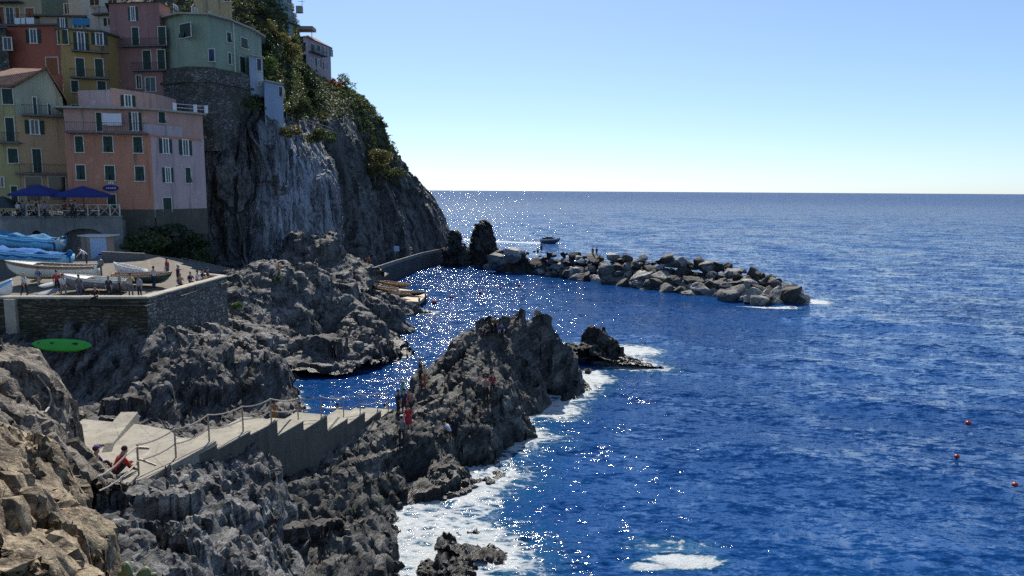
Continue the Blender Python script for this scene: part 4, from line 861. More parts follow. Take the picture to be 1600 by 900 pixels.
parasol(60, 303, 75.0, 2.2, 1.8, M['awning'], 'wide navy parasol over the tables by the yellow house')
parasol(130, 305, 75.5, 2.35, 1.8, M['awning'], 'wide navy parasol in front of the salmon house')
parasol(5, 321, 74.2, 1.6, 1.4, M['awning_dk'], 'grey green parasol at the left edge of the restaurant terrace')
for k, x in enumerate((48, 75, 105, 125, 148)):
    p = Pd(x, 320, 74.6); p.z = ZT; r = empty('cafe_table', p, label=f'small cafe table {["below the left parasol", "between the two navy parasols", "beside the fence middle", "under the right navy parasol", "near the salmon house door"][k]}', cat='table', group='tables of the restaurant terrace')
    m = MB(); m.prism([(p.x+.45*math.cos(a), p.y+.45*math.sin(a)) for a in [2*math.pi*i/12 for i in range(12)]], ZT+.72, ZT+.76); put(m.build('tabletop', M['white']), r)
    m = MB(); m.tube([p, p+Vector((0, 0, .72))], .035); m.prism([(p.x+.22*math.cos(a), p.y+.22*math.sin(a)) for a in [2*math.pi*i/8 for i in range(8)]], ZT, ZT+.03); put(m.build('pedestal', M['metal_dark']), r)

# laundry
def cloth(name, label, fc_, x0, y0, x1, y1, out, mat, grp='washing hung out to dry'):
    u0, z1 = fc_.hit(x0, y0); u1, z0 = fc_.hit(x1, y1); n, k = 14, 8; m = MB(); vs = []
    for j in range(k+1):
        for i in range(n+1):
            a = i/n; b_ = j/k; vs.append(fc_.at(u0+(u1-u0)*a, z1+(z0-z1)*b_-.06*math.sin(math.pi*a), out+.05*math.sin(a*13+j*.3)*(.3+b_)))
    m.add(vs, [(j*(n+1)+i, j*(n+1)+i+1, (j+1)*(n+1)+i+1, (j+1)*(n+1)+i) for j in range(k) for i in range(n)])
    o = m.build(name, mat, smooth=True); so = o.modifiers.new('thick', 'SOLIDIFY'); so.thickness = .015; tag(o, label, 'laundry', grp)
cloth('bed_sheet', 'white sheet hanging over the salmon house balcony', f0, 163, 177, 194, 197, .62, M['sheet'])
cloth('bed_sheet', 'pale blue sheet hanging on the side of the salmon house', f1, 270, 289, 293, 309, .3, M['sheet_b'])
cloth('towel', 'narrow white towel hanging beside the pale blue sheet', f1, 261, 287, 266, 300, .3, M['sheet'])
ft = Facade(Pd(-80, 300, 97.3), Pd(86, 300, 96.3))
for x0, x1, lb in ((24, 33, 'white towel on the tan house terrace rail, leftmost'), (34, 41, 'grey white towel in the middle of the tan house terrace rail'), (42, 55, 'broad pale sheet on the tan house terrace rail')): cloth('towel', lb, ft, x0, 28, x1, 38, .12, M['sheet'])
cloth('tarpaulin', 'blue white tarpaulin slung in front of the roof cabin', Facade(Pd(82, 300, 96), Pd(152, 300, 96.5)), 114, 28, 142, 40, .2, M['tarp_l'])
# ------------------------------------------------------------------ finding the ground under a photo position
from mathutils.bvhtree import BVHTree
BV = {}
def bvh(o):
    if o.name not in BV: BV[o.name] = BVHTree.FromPolygons([o.matrix_world @ v.co for v in o.data.vertices], [p.vertices[:] for p in o.data.polygons])
    return BV[o.name]
GROUND = [o for o in COL.objects if o.type == 'MESH' and o.name.split('.')[0] in ('jagged_rock', 'rock_outcrop', 'rock_slope', 'layered_rock', 'brown_rock', 'slate_rock', 'cliff_foot_rock', 'path', 'step_treads', 'headland_cliff')]
bpy.context.view_layer.update()
def hit(px, py, dmax=400, objs=None):
    r = ray(px, py).normalized(); best = None
    for o in (objs or GROUND):
        h = bvh(o).ray_cast(Vector((0, 0, H)), r, dmax)
        if h[0] is not None and (best is None or h[3] < best[1]): best = (h[0], h[3])
    return best[0] if best else None
def drop(x, y, z=60, objs=None, default=0.):
    b = None
    for o in (objs or GROUND):
        h = bvh(o).ray_cast(Vector((x, y, z)), Vector((0, 0, -1)))
        if h[0] is not None and (b is None or h[0].z > b): b = h[0].z
    return default if b is None else b

# ------------------------------------------------------------------ stone terrace with boats
ZW = 8.4
A, B, C, D = Pz(9, 467, ZW), Pz(229, 467, ZW), Pz(354, 433, ZW), Pz(272, 425, ZW); A0 = Pz(-70, 466, ZW)
def tz(x, y):
    return 8.0+max(0., y-53)*.12*min(1, max(0, (-25.5-x)/7.))
xs = np.linspace(A0.x-2, C.x+.2, 60); ys_ = np.linspace(49.5, 74, 40)
D2 = Pd(150, 400, 66.5)
def left_of(p, a, b): return (b.x-a.x)*(p[1]-a.y)-(b.y-a.y)*(p[0]-a.x) > 0
Vt = [(x, y, tz(x, y)) for y in ys_ for x in xs]; Ft = grid_faces(len(ys_), len(xs))
inn = np.array([left_of(v, A0, B) and left_of(v, B, C) and (left_of(v, C, D) or v[0] < D.x) and left_of(v, D, D2) for v in Vt]); Ft = Ft[inn[Ft].any(1)]
TER = mesh_np('terrace_ground', Vt, Ft, M['terrace']); tag(TER, kind='structure')
def wall_run(name, pts, zb, thick, mat, label, cope=True, cat='wall'):
    r = empty(name, pts[0], label=label, cat=cat)
    for k, (a, b) in enumerate(zip(pts[:-1], pts[1:])):
        f = Facade(a, b); m = MB(); z0, z1 = zb[k], zb[k+1]; n = f.n; t = n*-thick; ov = f.u*.02*k
        vs = [Vector((a.x, a.y, z0))+n*0, Vector((b.x, b.y, z1)), Vector((b.x, b.y, b.z)), Vector((a.x, a.y, a.z))]
        m.add(vs+[v+t for v in vs], [(0, 1, 2, 3), (4, 5, 6, 7), (0, 1, 5, 4), (1, 2, 6, 5), (2, 3, 7, 6), (3, 0, 4, 7)])
        put(m.build('masonry', mat[k] if isinstance(mat, list) else mat), r)
        if cope:
            seg = 14; m = MB(); prof = [(.07, 0), (.07, .1), (.0, .16), (-thick*.5, .19), (-thick, .16), (-thick-.07, .1), (-thick-.07, 0)]; vs = []
            for i in range(seg+1):
                p = a.lerp(b, i/seg)
                for (o_, h_) in prof: vs.append(p+n*o_+Vector((0, 0, h_+.003+.02*vnoise(np.array([[p.x*1.3, p.y*1.3, o_*3]]), 4)[0])))
            q_ = len(prof); m.add(vs, [(i*q_+j, i*q_+j+1, (i+1)*q_+j+1, (i+1)*q_+j) for i in range(seg) for j in range(q_-1)]+[tuple(range(q_)), tuple(range(seg*q_, seg*q_+q_))])
            put(m.build('coping', M['coping']), r)
    return r
wall_run('stone_wall', [A0, A, B, C], [5., 5., 4.8, 1.8], .55, [M['wall_mossy'], M['wall_mossy'], M['wall_rubble']], 'old stone wall with rounded coping holding up the boat terrace')
wall_run('stone_wall', [C+Vector((-.2, .3, 0)), D, D+Vector((-9, 2, .3))], [1.8, 4, 6], .45, M['wall_rubble'], 'low back wall closing the boat terrace towards the cliff')
m = MB(); p = Pz(18, 467, ZW); m.box((p.x, p.y-.12, 6.9), (.75, .3, 3.0)); o = m.build('pilaster', M['coping']); tag(o, 'pale plastered pier at the left end of the mossy wall', 'pier')
o = MB().prism([Pz(-80, 400, 9.6), Pz(165, 400, 9.6), Pz(275, 415, 8.0), Pz(400, 436, 5.2), Pz(400, 426, 5.2), Pz(270, 402, 8.6), Pz(-80, 380, 9.8)], 3, [9.4, 9.0, 8.0, 5.2, 5.2, 8.6, 9.6]).build('quay_pavement', M['quay']); tag(o, kind='structure')
# low concrete wall and kiosk behind the boats
wall_run('concrete_wall', [Pd(158, 393, 65.5), Pd(225, 396, 66.5), Pd(286, 405, 70)], [7., 7., 5.], .4, M['quay'], 'low concrete wall behind the boats under the scrub', cope=False)
ks = Pd(150, 401, 68.2); r = empty('kiosk', ks, label='small ticket hut with pale blue poster panel and flat roof', cat='kiosk')
ka, kb = Pd(128, 400, 69), Pd(141, 400, 68); kc = Pd(168, 400, 68.6); zk0, zk1 = 8.4, Pd(150, 370, 68.2).z
put(MB().prism([ka, kb, kc, kc+Vector((-.4, 2, 0)), ka+Vector((0, 1.6, 0))], zk0, zk1).build('wall', wallmat((.42, .28, .20))), r)
f = Facade(kb, kc); m = MB(); f.bar(m, .06, f.len-.03, zk0+.6, zk1-.06, .003, .05); pn = put(m.build('poster_panel', simple('pale_blue_panel', (.34, .47, .66), .5, 0, .1)), r)
m = MB(); f.bar(m, .5, 1.1, zk0+1.25, zk0+1.32, .052, .06); f.bar(m, .4, 1.2, zk0+1.1, zk0+1.14, .052, .06); f.bar(m, .65, .95, zk0+1.4, zk0+1.55, .052, .06); put(m.build('poster_print', M['awning']), pn)
m = MB(); m.prism([ka+Vector((-.2, -.2, 0)), kb+Vector((0, -.3, 0)), kc+Vector((.3, -.3, 0)), kc+Vector((.1, 2.2, 0)), ka+Vector((-.2, 1.8, 0))], zk1+.003, zk1+.1); put(m.build('roof', M['frame']), r)
# railing along the lower walkway
def post_rail(name, pts, h, n_rails, mat, label, sag=0., cat='railing', r_=.025, rail_mat=None):
    r = empty(name, pts[0], label=label, cat=cat)
    for p in pts:
        m = MB(); m.tube([p, p+Vector((0, 0, h))], r_, 6); put(m.build('post', mat), r)
    for k in range(n_rails):
        hh = h*(1-.5*k)-.02; m = MB(); L = []
        for a, b in zip(pts[:-1], pts[1:]):
            for i in range(8):
                t = i/8; L.append(a.lerp(b, t)+Vector((0, 0, hh-sag*4*t*(1-t))))
        L.append(pts[-1]+Vector((0, 0, hh))); m.tube(L, r_*.85, 5); put(m.build('rope' if sag else 'handrail', rail_mat or mat), r)
    return r
post_rail('walkway_railing', [Pd(285+13*i, 419+2.6*i, 76+1.6*i) for i in range(10)], 1.1, 3, M['steel'], 'thin metal railing along the walkway under the dark cliff')
# rope railing of the staircase
px_posts = [(217, 742), (275, 715), (327, 690), (380, 674), (424, 660), (466, 655), (502, 652), (537, 650), (563, 645), (590, 641), (607, 640)]
pp = []
for x, y in px_posts:
    h_ = hit(x, y, objs=[o for o in GROUND if o.name in ('path', 'step_treads')])
    if h_ is not None: pp.append(h_)
post_rail('rope_railing', pp, 1.08, 2, M['steel'], 'rusty posts with two sagging ropes along the stepped staircase', sag=.10, r_=.032, rail_mat=M['rope'])
p0 = pp[0]; m = MB()
L = [p0+Vector((0, 0, 1.0))]+[Q(215-87*t, 690+62*t+14*math.sin(math.pi*t), 23.6-2.6*t) for t in (.2, .4, .6, .8, 1.)]; m.tube(L, .032, 6)
L = [p0+Vector((0, 0, .5))]+[Q(215-60*t, 722+45*t+6*math.sin(math.pi*t), 23.2-1.8*t) for t in (.25, .5, .75, 1.)]; m.tube(L, .025, 6)
m2 = MB(); m2.tube([p0+Vector((.05, 0, .95)), p0+Vector((.35, .1, .9))], .05); m2.tube([p0+Vector((.05, 0, .55)), p0+Vector((.55, .1, .3))], .035)
r = empty('loose_rope', p0, label='grey ropes tied to the first post and slack across the landing', cat='rope'); put(m.build('rope', M['rope']), r); put(m2.build('bracket', M['steel']), r)
pts = [hit(x, y) for x, y in [(60, 588), (70, 600), (79, 612), (82, 626), (78, 638), (72, 646)]]; pts = [p+Vector((0, -.05, .05)) for p in pts if p is not None]
if len(pts) > 2: tag(MB().tube(pts, .03, 6).build('old_rope', M['rope']), 'old pale rope hanging over the layered boulder', 'rope')

# ------------------------------------------------------------------ boats
def hull(L, Bm, Dp, transom=.75, bow_rise=.35, n=26, k=9):
    """hull shell: x from stern (-L/2) to bow (L/2), keel at z 0"""
    V = []
    for i in range(n+1):
        t = i/n; x = (t-.5)*L; w = Bm/2*(transom+(1-transom)*math.sin(min(1, t*2.2)*math.pi/2))*(1-max(0, (t-.5)/.5)**2.4)
        zk = Dp*.08+Dp*.75*max(0, (t-.72)/.28)**2.2; zs = Dp*(1+bow_rise*t*t+.06*(1-t)**2)
        for j in range(-k, k+1):
            a = abs(j)/k; V.append((x+(.05*L*a*max(0, (t-.8)/.2)), math.copysign(w*math.sin(a*math.pi/2)**.8, j) if j else 0., zk+(zs-zk)*(a**2.1)))
    m = 2*k+1; Fq = [(i*m+j, i*m+j+1, (i+1)*m+j+1, (i+1)*m+j) for i in range(n) for j in range(m-1)]
    return V, Fq, m, n
def boat(name, label, stern, bow, beam, depth, mats, bow_rise=.35, inner=None, thwarts=2, deck=0., cover=None, engine=False, roll=0., cat='boat', group='boats on the stone terrace', stripe=None, tr=.75):
    d = bow-stern; L = math.hypot(d.x, d.y); c = (stern+bow)/2; rz = math.atan2(d.y, d.x)
    r = empty(name, c, rz, label, cat, group); r.rotation_euler = (roll, -math.atan2(d.z, L), rz); bpy.context.view_layer.update()
    V, Fq, m, n = hull(L, beam, depth, tr, bow_rise); k = m//2
    def fin(o): o.parent = r; return o
    mb = MB(); mb.v = V; mb.f = Fq; mb.m = [1 if (stripe and (f % (m-1) in (0, m-2))) else (2 if (len(mats) > 2 and 5 <= f % (m-1) <= m-7) else 0) for f in range(len(Fq))]
    mb.add([V[j] for j in range(m)], [tuple(range(m))]); o = fin(mb.build('hull', mats if len(mats) > 1 else [mats[0], mats[0]], smooth=True))
    so = o.modifiers.new('shell', 'SOLIDIFY'); so.thickness = .05; so.offset = -1
    if inner: so.material_offset = 0
    P_, S_ = [Vector(V[i*m]) for i in range(n+1)], [Vector(V[i*m+m-1]) for i in range(n+1)]
    g = MB()
    for side in (P_, S_): g.tube([p+Vector((0, 0, .02)) for p in side], .045, 6)
    g.tube([P_[0], S_[0]], .04, 6); fin(g.build('gunwale', inner or mats[0], smooth=True))
    if inner:
        f = MB(); z = depth*.42; vs = []
        for i in range(1, n-2): w = abs(P_[i].y)*.86; vs += [(P_[i].x, -w, z+.3*max(0, P_[i].z-depth)), (P_[i].x, w, z+.3*max(0, P_[i].z-depth))]
        f.add(vs, [(2*i, 2*i+1, 2*i+3, 2*i+2) for i in range(len(vs)//2-1)]); fin(f.build('floor', inner))
        for q_ in range(thwarts):
            i = int(n*(.22+.5*q_/max(1, thwarts-1))); w = abs(P_[i].y)*.97; s = MB(); s.box((P_[i].x, 0, P_[i].z-.16), (.24, w*2, .04)); fin(s.build('thwart', M['wood_pale']))
    if deck:
        i0 = int(n*(1-deck)); f = MB(); vs = []
        for i in range(i0, n+1): vs += [tuple(P_[i]+Vector((0, 0, -.015))), (P_[i].x, 0, P_[i].z+.07), tuple(S_[i]+Vector((0, 0, -.015)))]
        q_ = len(vs)//3; f.add(vs, [(3*i+a, 3*i+a+1, 3*i+a+4, 3*i+a+3) for i in range(q_-1) for a in (0, 1)]); fin(f.build('deck', M['hull_white'] if inner is None else inner))
    if cover:
        f = MB(); vs = []; rnd = random.Random(len(label)); kk = 10
        for i in range(n+1):
            for j in range(kk+1):
                t = j/kk; p = P_[i].lerp(S_[i], t); h = .30*depth*math.sin(math.pi*t)*(math.sin(math.pi*min(1, .12+i/n*.88))**.7)
                nz = vnoise(np.array([[p.x*1.3+len(label), p.y*1.9, 0]]), 3)[0]*.16+vnoise(np.array([[p.x*3.5, p.y*2.5, 5]]), 5)[0]*.06
                e = abs(t-.5)*2; vs.append((p.x*1.01, p.y*(1.04+.03*nz), p.z+h+nz*1.3*(1 if e < .95 else .2)+.04-(.28+nz*1.2 if e > .99 else 0)))
        f.add(vs, [(i*(kk+1)+j, i*(kk+1)+j+1, (i+1)*(kk+1)+j+1, (i+1)*(kk+1)+j) for i in range(n) for j in range(kk)]); o = fin(f.build('tarpaulin', cover, smooth=True)); so = o.modifiers.new('t', 'SOLIDIFY'); so.thickness = .02
    if engine:
        e = MB(); x = -L/2-.22; e.ball((x, 0, depth*1.25), (.24, .17, .30), 12, 8); e.box((x+.12, 0, depth*.95), (.3, .14, .2)); e.tube([(x, 0, depth*1.0), (x-.02, 0, depth*.2)], [.08, .05]); e.ball((x-.02, 0, depth*.12), (.18, .05, .07)); fin(e.build('outboard_motor', engine, smooth=True))
    else:
        pass
    m_ = MB()
    for fx in (-.28, .22):
        m_.box((fx*L, 0, -.06+.02), (.16, beam*.7, .16))
    fin(m_.build('cradle', M['wood_pale'])) if group.endswith('terrace') else None
    return r
def gp_(px, py, d=None):                   # point on the terrace ground seen at a photo position
    h = hit(px, py, objs=[TER]); return h
def on_ter(px, d, lift=.12):
    p = Pd(px, 430, d); return Vector((p.x, p.y, tz(p.x, p.y)+lift))
boat('covered_boat', 'boat under a faded pale blue tarpaulin, farthest back', on_ter(98, 66.5, .75), on_ter(-25, 67.5, .95), 2.2, .95, [M['hull_blue']], cover=M['tarp_l'])
boat('covered_boat', 'boat under a bright blue tarpaulin behind the cream boat', on_ter(107, 62.3, .35), on_ter(-30, 63.5, .5), 2.2, .85, [M['hull_blue'], M['hull_white'], M['hull_olive']], cover=M['tarp'], engine=M['tarp'])
boat('motor_boat', 'big cream open boat with upright bow and olive bottom', on_ter(154, 58.2, .25), on_ter(17, 57.2, .3), 2.2, 1.0, [M['hull_white'], M['wood'], M['hull_olive']], inner=M['hull_white'], thwarts=3, stripe=True, engine=M['engine'], bow_rise=.55, deck=.3)
boat('dinghy', 'grey hulled dinghy with cream foredeck beside the cream boat', on_ter(196, 55.6), on_ter(98, 55.2, .28), 1.8, .75, [M['hull_grey'], M['hull_white'], M['hull_grey']], inner=M['hull_white'], thwarts=2, stripe=True, deck=.42)
boat('dinghy', 'small white tender lying behind the green rowing boat', on_ter(222, 60., .2), on_ter(178, 60.3, .25), 1.5, .6, [M['white']], inner=M['hull_white'], thwarts=2, roll=.1)
boat('rowing_boat', 'dark green rowing boat with varnished wooden inside', on_ter(176, 57.4, .12), on_ter(264, 58.6, .2), 1.7, .75, [M['hull_green'], M['wood_pale']], inner=M['wood'], thwarts=3, stripe=True)
boat('rowing_boat', 'white dinghy with light blue inside at the left edge of the wall', on_ter(-25, 51.2, .1), on_ter(22, 51.8, .45), 1.6, .75, [M['white'], M['hull_blue']], inner=M['hull_blue'], thwarts=2, stripe=True, bow_rise=.5)
def board(name, label, a, b, w_, th, mat, tilt=0.3, cat='surfboard'):
    d = b-a; L = d.length; n = 20; V = []; up = Vector((0, 0, 1)); x = d.normalized(); y = up.cross(x).normalized(); z = x.cross(y)
    y2 = y*math.cos(tilt)+z*math.sin(tilt); z2 = z*math.cos(tilt)-y*math.sin(tilt); k = 10
    for i in range(n+1):
        t = i/n; w = w_/2*max(.03, (1-abs(2*t-1)**2.6))**.6; hgt = th/2*max(.15, 1-abs(2*t-1)**4)
        for j in range(k):
            an = 2*math.pi*j/k; V.append(a+d*t+y2*(w*math.cos(an))+z2*(hgt*math.sin(an)+.12*(2*t-1)**2*w_))
    m = MB(); m.add(V, [(i*k+j, i*k+(j+1) % k, (i+1)*k+(j+1) % k, (i+1)*k+j) for i in range(n) for j in range(k)]+[tuple(range(k)), tuple(range(n*k, n*k+k))]); o = m.build(name, mat, smooth=True); tag(o, label, cat); return o
kay = board('paddle_board', 'bright green kayak board leaning against the foot of the mossy wall', Pd(51, 538, 48.3), Pd(144, 541, 48.3), .95, .28, M['kayak'], 1.0, 'kayak')
ka_, kb_ = Pd(51, 538, 48.3), Pd(144, 541, 48.3); m = MB(); fk = Facade(ka_, kb_)
for t_, w__, h__ in ((.34, .13, .05), (.72, .16, .07), (.76, .05, .12), (.12, .05, .05)):
    c_ = ka_.lerp(kb_, t_); m.ball((c_.x, c_.y-.12, c_.z+.16), (w__, .04, h__), 10, 6)
put(m.build('scupper', M['black'], smooth=True), kay)
board('paddle_board', 'grey board lying on the terrace beside the cream boat', on_ter(54, 53.2, .2), on_ter(92, 54.4, .35), .7, .12, M['hull_grey'], .35)
board('paddle_board', 'grey white board propped over the other grey board', on_ter(60, 54.6, .5), on_ter(93, 54.8, .75), .6, .12, M['hull_white'], .5)

# jetty with rowing boats
jt = [Pz(560, 447, .9), Pz(600, 441, .9), Pz(668, 460, .9), Pz(655, 471, .9), Pz(585, 466, .9)]
r = empty('jetty', jt[0], label='low dark jetty reaching into the harbour with small boats drawn up on it', cat='jetty')
put(MB().prism(jt, .45, .85).build('deck', M['wood_pale']), r)
for k, (x, y) in enumerate(((665, 464), (655, 470), (620, 468), (590, 464))):
    p = Pz(x, y, .9); put(MB().tube([(p.x, p.y, -1.5), (p.x, p.y, 1.3)], .13, 8).build('pile', M['bark']), r)
jb = dict(group='small boats drawn up on the jetty')
boat('rowing_boat', 'white rowing boat lying in the middle of the jetty', Pz(583, 449, .88), Pz(622, 458, .9), 1.4, .5, [M['white'], M['wood']], inner=M['hull_grey'], thwarts=2, stripe=True, **jb)
boat('rowing_boat', 'long dark rowing boat with pale rim nearest the grey rock', Pz(575, 461, .88), Pz(640, 467, .9), 1.5, .5, [M['hull_green'], M['wood_pale']], inner=M['wood'], thwarts=3, stripe=True, **jb)
boat('rowing_boat', 'brown rowing boat on the far side of the jetty', Pz(596, 444, .88), Pz(640, 451, .9), 1.4, .5, [M['wood'], M['wood_pale']], inner=M['wood_pale'], thwarts=2, stripe=True, **jb)
boat('rowing_boat', 'dark rowing boat at the outer end of the jetty', Pz(618, 460, .88), Pz(662, 463, .9), 1.3, .5, [M['black'], M['wood_pale']], inner=M['hull_grey'], thwarts=2, stripe=True, **jb)
# harbour path wall along the cliff foot
hp = [Pd(508, 433, 92), Pd(545, 424, 97), Pd(566, 415, 102), Pd(575, 417, 108), Pd(590, 423, 120), Pd(625, 417, 135), Pd(660, 411, 152), Pd(695, 406, 167), Pd(735, 407, 172)]
inner_ = [p+Vector((-1.5, 3.2, 0)) for p in hp]
for p in hp+inner_: p.z = max(2.2, min(p.z, 6))
for i, p in enumerate(hp): p.z = inner_[i].z = [5.1, 4.8, 4.5, 3.6, 3.0, 2.8, 2.6, 2.4, 2.3][i]
o = MB().prism(hp+inner_[::-1], -1, [p.z for p in hp]+[p.z for p in inner_[::-1]]).build('harbour_path', M['quay']); tag(o, kind='structure')
wall_run('parapet_wall', [p+Vector((0, 0, .6)) for p in hp[3:]], [-1]*6, .35, M['quay'], 'low grey parapet wall along the harbour path at the cliff foot', cope=False)
post_rail('path_railing', [hp[0].lerp(hp[2], i/7)+Vector((0, .1, 0)) for i in range(8)], 1.05, 2, M['steel'], 'thin railing on the curved lit path behind the grey rock hump')
p = Pd(620, 396, 143); r = empty('notice_board', p, label='small pale notice board on a post by the cliff path', cat='sign')
m = MB(); m.box((p.x, p.y, p.z+.9), (1.0, .06, 1.0)); put(m.build('panel', M['sheet_b']), r); m = MB(); m.tube([(p.x, p.y+.08, 2.5), (p.x, p.y+.08, p.z+1.3)], .05); put(m.build('post', M['metal_dark']), r)

# motor cruiser out at sea
r = boat('motor_cruiser', 'dark motor cruiser with cabin leaving a white wake offshore', Pz(845, 380, -.25), Pz(874, 381, -.25), 2.4, 1.25, [M['engine'], M['white']], bow_rise=.45, deck=.45, cat='boat', group='boats at sea', stripe=True)
del r['group']
m = MB(); m.prism([(-1.2, -.9), (1.0, -.7), (1.5, 0), (1.0, .7), (-1.2, .9)], 1.2, 2.0); o = m.build('cabin', M['engine']); o.parent = r
m = MB(); m.box((-.3, 0, 2.1), (2.0, 1.8, .12)); m.tube([(-.8, 0, 2.1), (-.9, 0, 3.2)], .05); m.box((-1.9, 0, 1.6), (.9, 1.5, .5)); o = m.build('cabin_roof', M['black']); o.parent = r
# buoys
by = [(1513, 662, .2, 'red mooring buoy out on the open water, topmost of three'), (1495, 714, .16, 'red mooring buoy between the other two on the open water'), (1586, 758, .16, 'red mooring buoy nearest the right edge of the water'),
      (811, 446, .25, 'orange red buoy closest to the breakwater'), (782, 450, .2, 'tiny red buoy in the harbour beside the one closest to the breakwater'), (750, 458, .28, 'red buoy in the middle of the harbour'), (705, 465, .28, 'red buoy floating off the jetty end'), (679, 473, .36, 'large red buoy right beside the jetty')]
for x, y, s, lb in by:
    p = Pz(x, y, .05); r = empty('buoy', p, label=lb, cat='buoy', group='red mooring buoys')
    m = MB(); m.ball(p+Vector((0, 0, s*.2)), (s, s, s*.85), 14, 9); put(m.build('float', M['red_buoy'], smooth=True), r)
    m = MB(); m.tube([p+Vector((0, 0, s)), p+Vector((0, 0, s*1.35))], s*.14, 8); put(m.build('top_ring', M['black']), r)

# ------------------------------------------------------------------ people
SK = simple('skin', (.42, .24, .16), .6, 0, .1)
CL = {}
def cl(c):
    if c not in CL: CL[c] = simple('cloth', c, .85, 0, .3, 9)
    return CL[c]
def person(pos, face, pose, label, shirt, legs, hair=(.03, .02, .015), hat=None, skirt=False, h=1.7, sleeves=True, shoes=(.03, .03, .03), arms=None, group=None, lean=0.):
    """pos: feet (or seat) position; face: heading angle the person looks along (0 = +X)"""
    s = h/1.72; J = {}; sit = pose == 'sit'; crouch = pose == 'crouch'
    pz = .16 if sit else (.42 if crouch else .93)
    if pose == 'bench': pz = .5
    ln = lean+(.12 if sit else .45 if crouch else .03)
    def up(zz, fwd=0.): return Vector((math.sin(ln)*zz+fwd, 0, pz+math.cos(ln)*zz))
    V = [up(0), up(.22), up(.42), up(.54), up(.62, .02), up(.76, .035)]
    rad = [.135, .13, .15, .06, .075, .085]; E = [(0, 1), (1, 2), (2, 3), (3, 4), (4, 5)]; tagv = ['legs', 'shirt', 'shirt', 'skin', 'skin', 'skin']
    def add(p, r_, par, t):
        V.append(p); rad.append(r_); E.append((par, len(V)-1)); tagv.append(t); return len(V)-1
    add(up(.665, .125), .022, 4, 'skin')                                             # nose
    for sd_ in (-1, 1):
        Y = Vector((0, sd_, 0)); sh = add(up(.44)+Y*.175, .062, 2, 'shirt')
        mode = (arms or {'stand': 'down', 'walk': 'swing', 'sit': 'knees', 'crouch': 'reach', 'bench': 'knees'}[pose])
        if mode == 'down': e = V[sh]+Vector((-.02, sd_*.05, -.28)); w_ = e+Vector((.08, -sd_*.01, -.24)); hd = w_+Vector((.03, 0, -.08))
        elif mode == 'swing': e = V[sh]+Vector((-.1*sd_, sd_*.05, -.26)); w_ = e+Vector((.14*(1 if sd_ < 0 else .6), 0, -.21)); hd = w_+Vector((.04, 0, -.07))
        elif mode == 'knees': e = V[sh]+Vector((.12, sd_*.09, -.24)); w_ = e+Vector((.22, -sd_*.08, -.04)); hd = w_+Vector((.08, -sd_*.02, -.02))
        elif mode == 'reach': e = V[sh]+Vector((.17, sd_*.03, -.22)); w_ = e+Vector((.17, -sd_*.03, -.17)); hd = w_+Vector((.05, 0, -.06))
        elif mode == 'spread': e = V[sh]+Vector((.02, sd_*.27, -.03)); w_ = e+Vector((.04, sd_*.24, .03)); hd = w_+Vector((.01, sd_*.08, .01))
        elif mode == 'camera': e = V[sh]+Vector((.16, sd_*.07, -.20)); w_ = e+Vector((.12, -sd_*.13, .22)); hd = w_+Vector((.05, -sd_*.03, .06))
        el = add(e, .046, sh, 'shirt' if sleeves else 'skin'); wr = add(w_, .031, el, 'skin'); ha = add(hd, .034, wr, 'skin')
        fd = (hd-w_).normalized(); sx = fd.cross(Vector((0, sd_, 0))); sx = sx.normalized() if sx.length > .1 else Vector((1, 0, 0))
        for q_ in range(4):
            o_ = sx*(.030-.02*q_); l_ = (.075, .085, .08, .065)[q_]; f1 = add(V[ha]+o_+fd*.035, .010, ha, 'skin'); add(V[f1]+fd*(l_-.035)+Vector((0, -sd_*.012, 0)), .0085, f1, 'skin')
        t1 = add(V[ha]+sx*.038+fd*-.01, .011, ha, 'skin'); add(V[t1]+sx*.02+fd*.035, .009, t1, 'skin')
        hp_ = add(Vector((0, sd_*.09, pz-.03)), .098, 0, 'legs')
        if pose == 'stand': kn = Vector((.03, sd_*.10, .5)); an = Vector((-.01, sd_*.11, .09))
        elif pose == 'walk': kn = Vector((.12*sd_+.05, sd_*.09, .5)); an = Vector((.20*sd_-.08, sd_*.09, .10+(.04 if sd_ < 0 else 0)))
        elif sit: kn = Vector((.36, sd_*.14, .42)); an = Vector((.56, sd_*.12, .08))
        elif crouch: kn = Vector((.33, sd_*.14, .50)); an = Vector((.02, sd_*.13, .09))
        else: kn = Vector((.42, sd_*.1, .48)); an = Vector((.45, sd_*.1, .07))
        bare = skirt
        k_ = add(kn, .066, hp_, 'legs'); a_ = add(an, .042, k_, 'skin' if bare else 'legs'); add(an+Vector((.14, sd_*.02, -.05)), .037, a_, 'shoe')
    me = bpy.data.meshes.new('person'); me.from_pydata([tuple(v*s) for v in V], E, [])
    o = bpy.data.objects.new('person', me); COL.objects.link(o)
    o.modifiers.new('skin', 'SKIN'); 
    for i, sv in enumerate(me.skin_vertices[0].data): sv.radius = (rad[i]*s*(1.0 if i else .95), rad[i]*s); sv.use_root = (i == 0)
    me.skin_vertices[0].data[1].radius = (.10*s, .15*s); me.skin_vertices[0].data[2].radius = (.11*s, .16*s)
    sb = o.modifiers.new('sub', 'SUBSURF'); sb.levels = sb.render_levels = 1
    dg = bpy.context.evaluated_depsgraph_get(); nm = bpy.data.meshes.new_from_object(o.evaluated_get(dg)); o.modifiers.clear(); o.data = nm; bpy.data.meshes.remove(me)
    nm.materials.clear()
    for c in (SK, cl(shirt), cl(legs), cl(shoes)): nm.materials.append(c)
    S0 = np.array([tuple(V[a]*s) for a, b in E]); S1 = np.array([tuple(V[b]*s) for a, b in E]); TG = [tagv[b] if b not in (1, 2) else tagv[b] for a, b in E]
    mi = {'skin': 0, 'shirt': 1, 'legs': 2, 'shoe': 3}
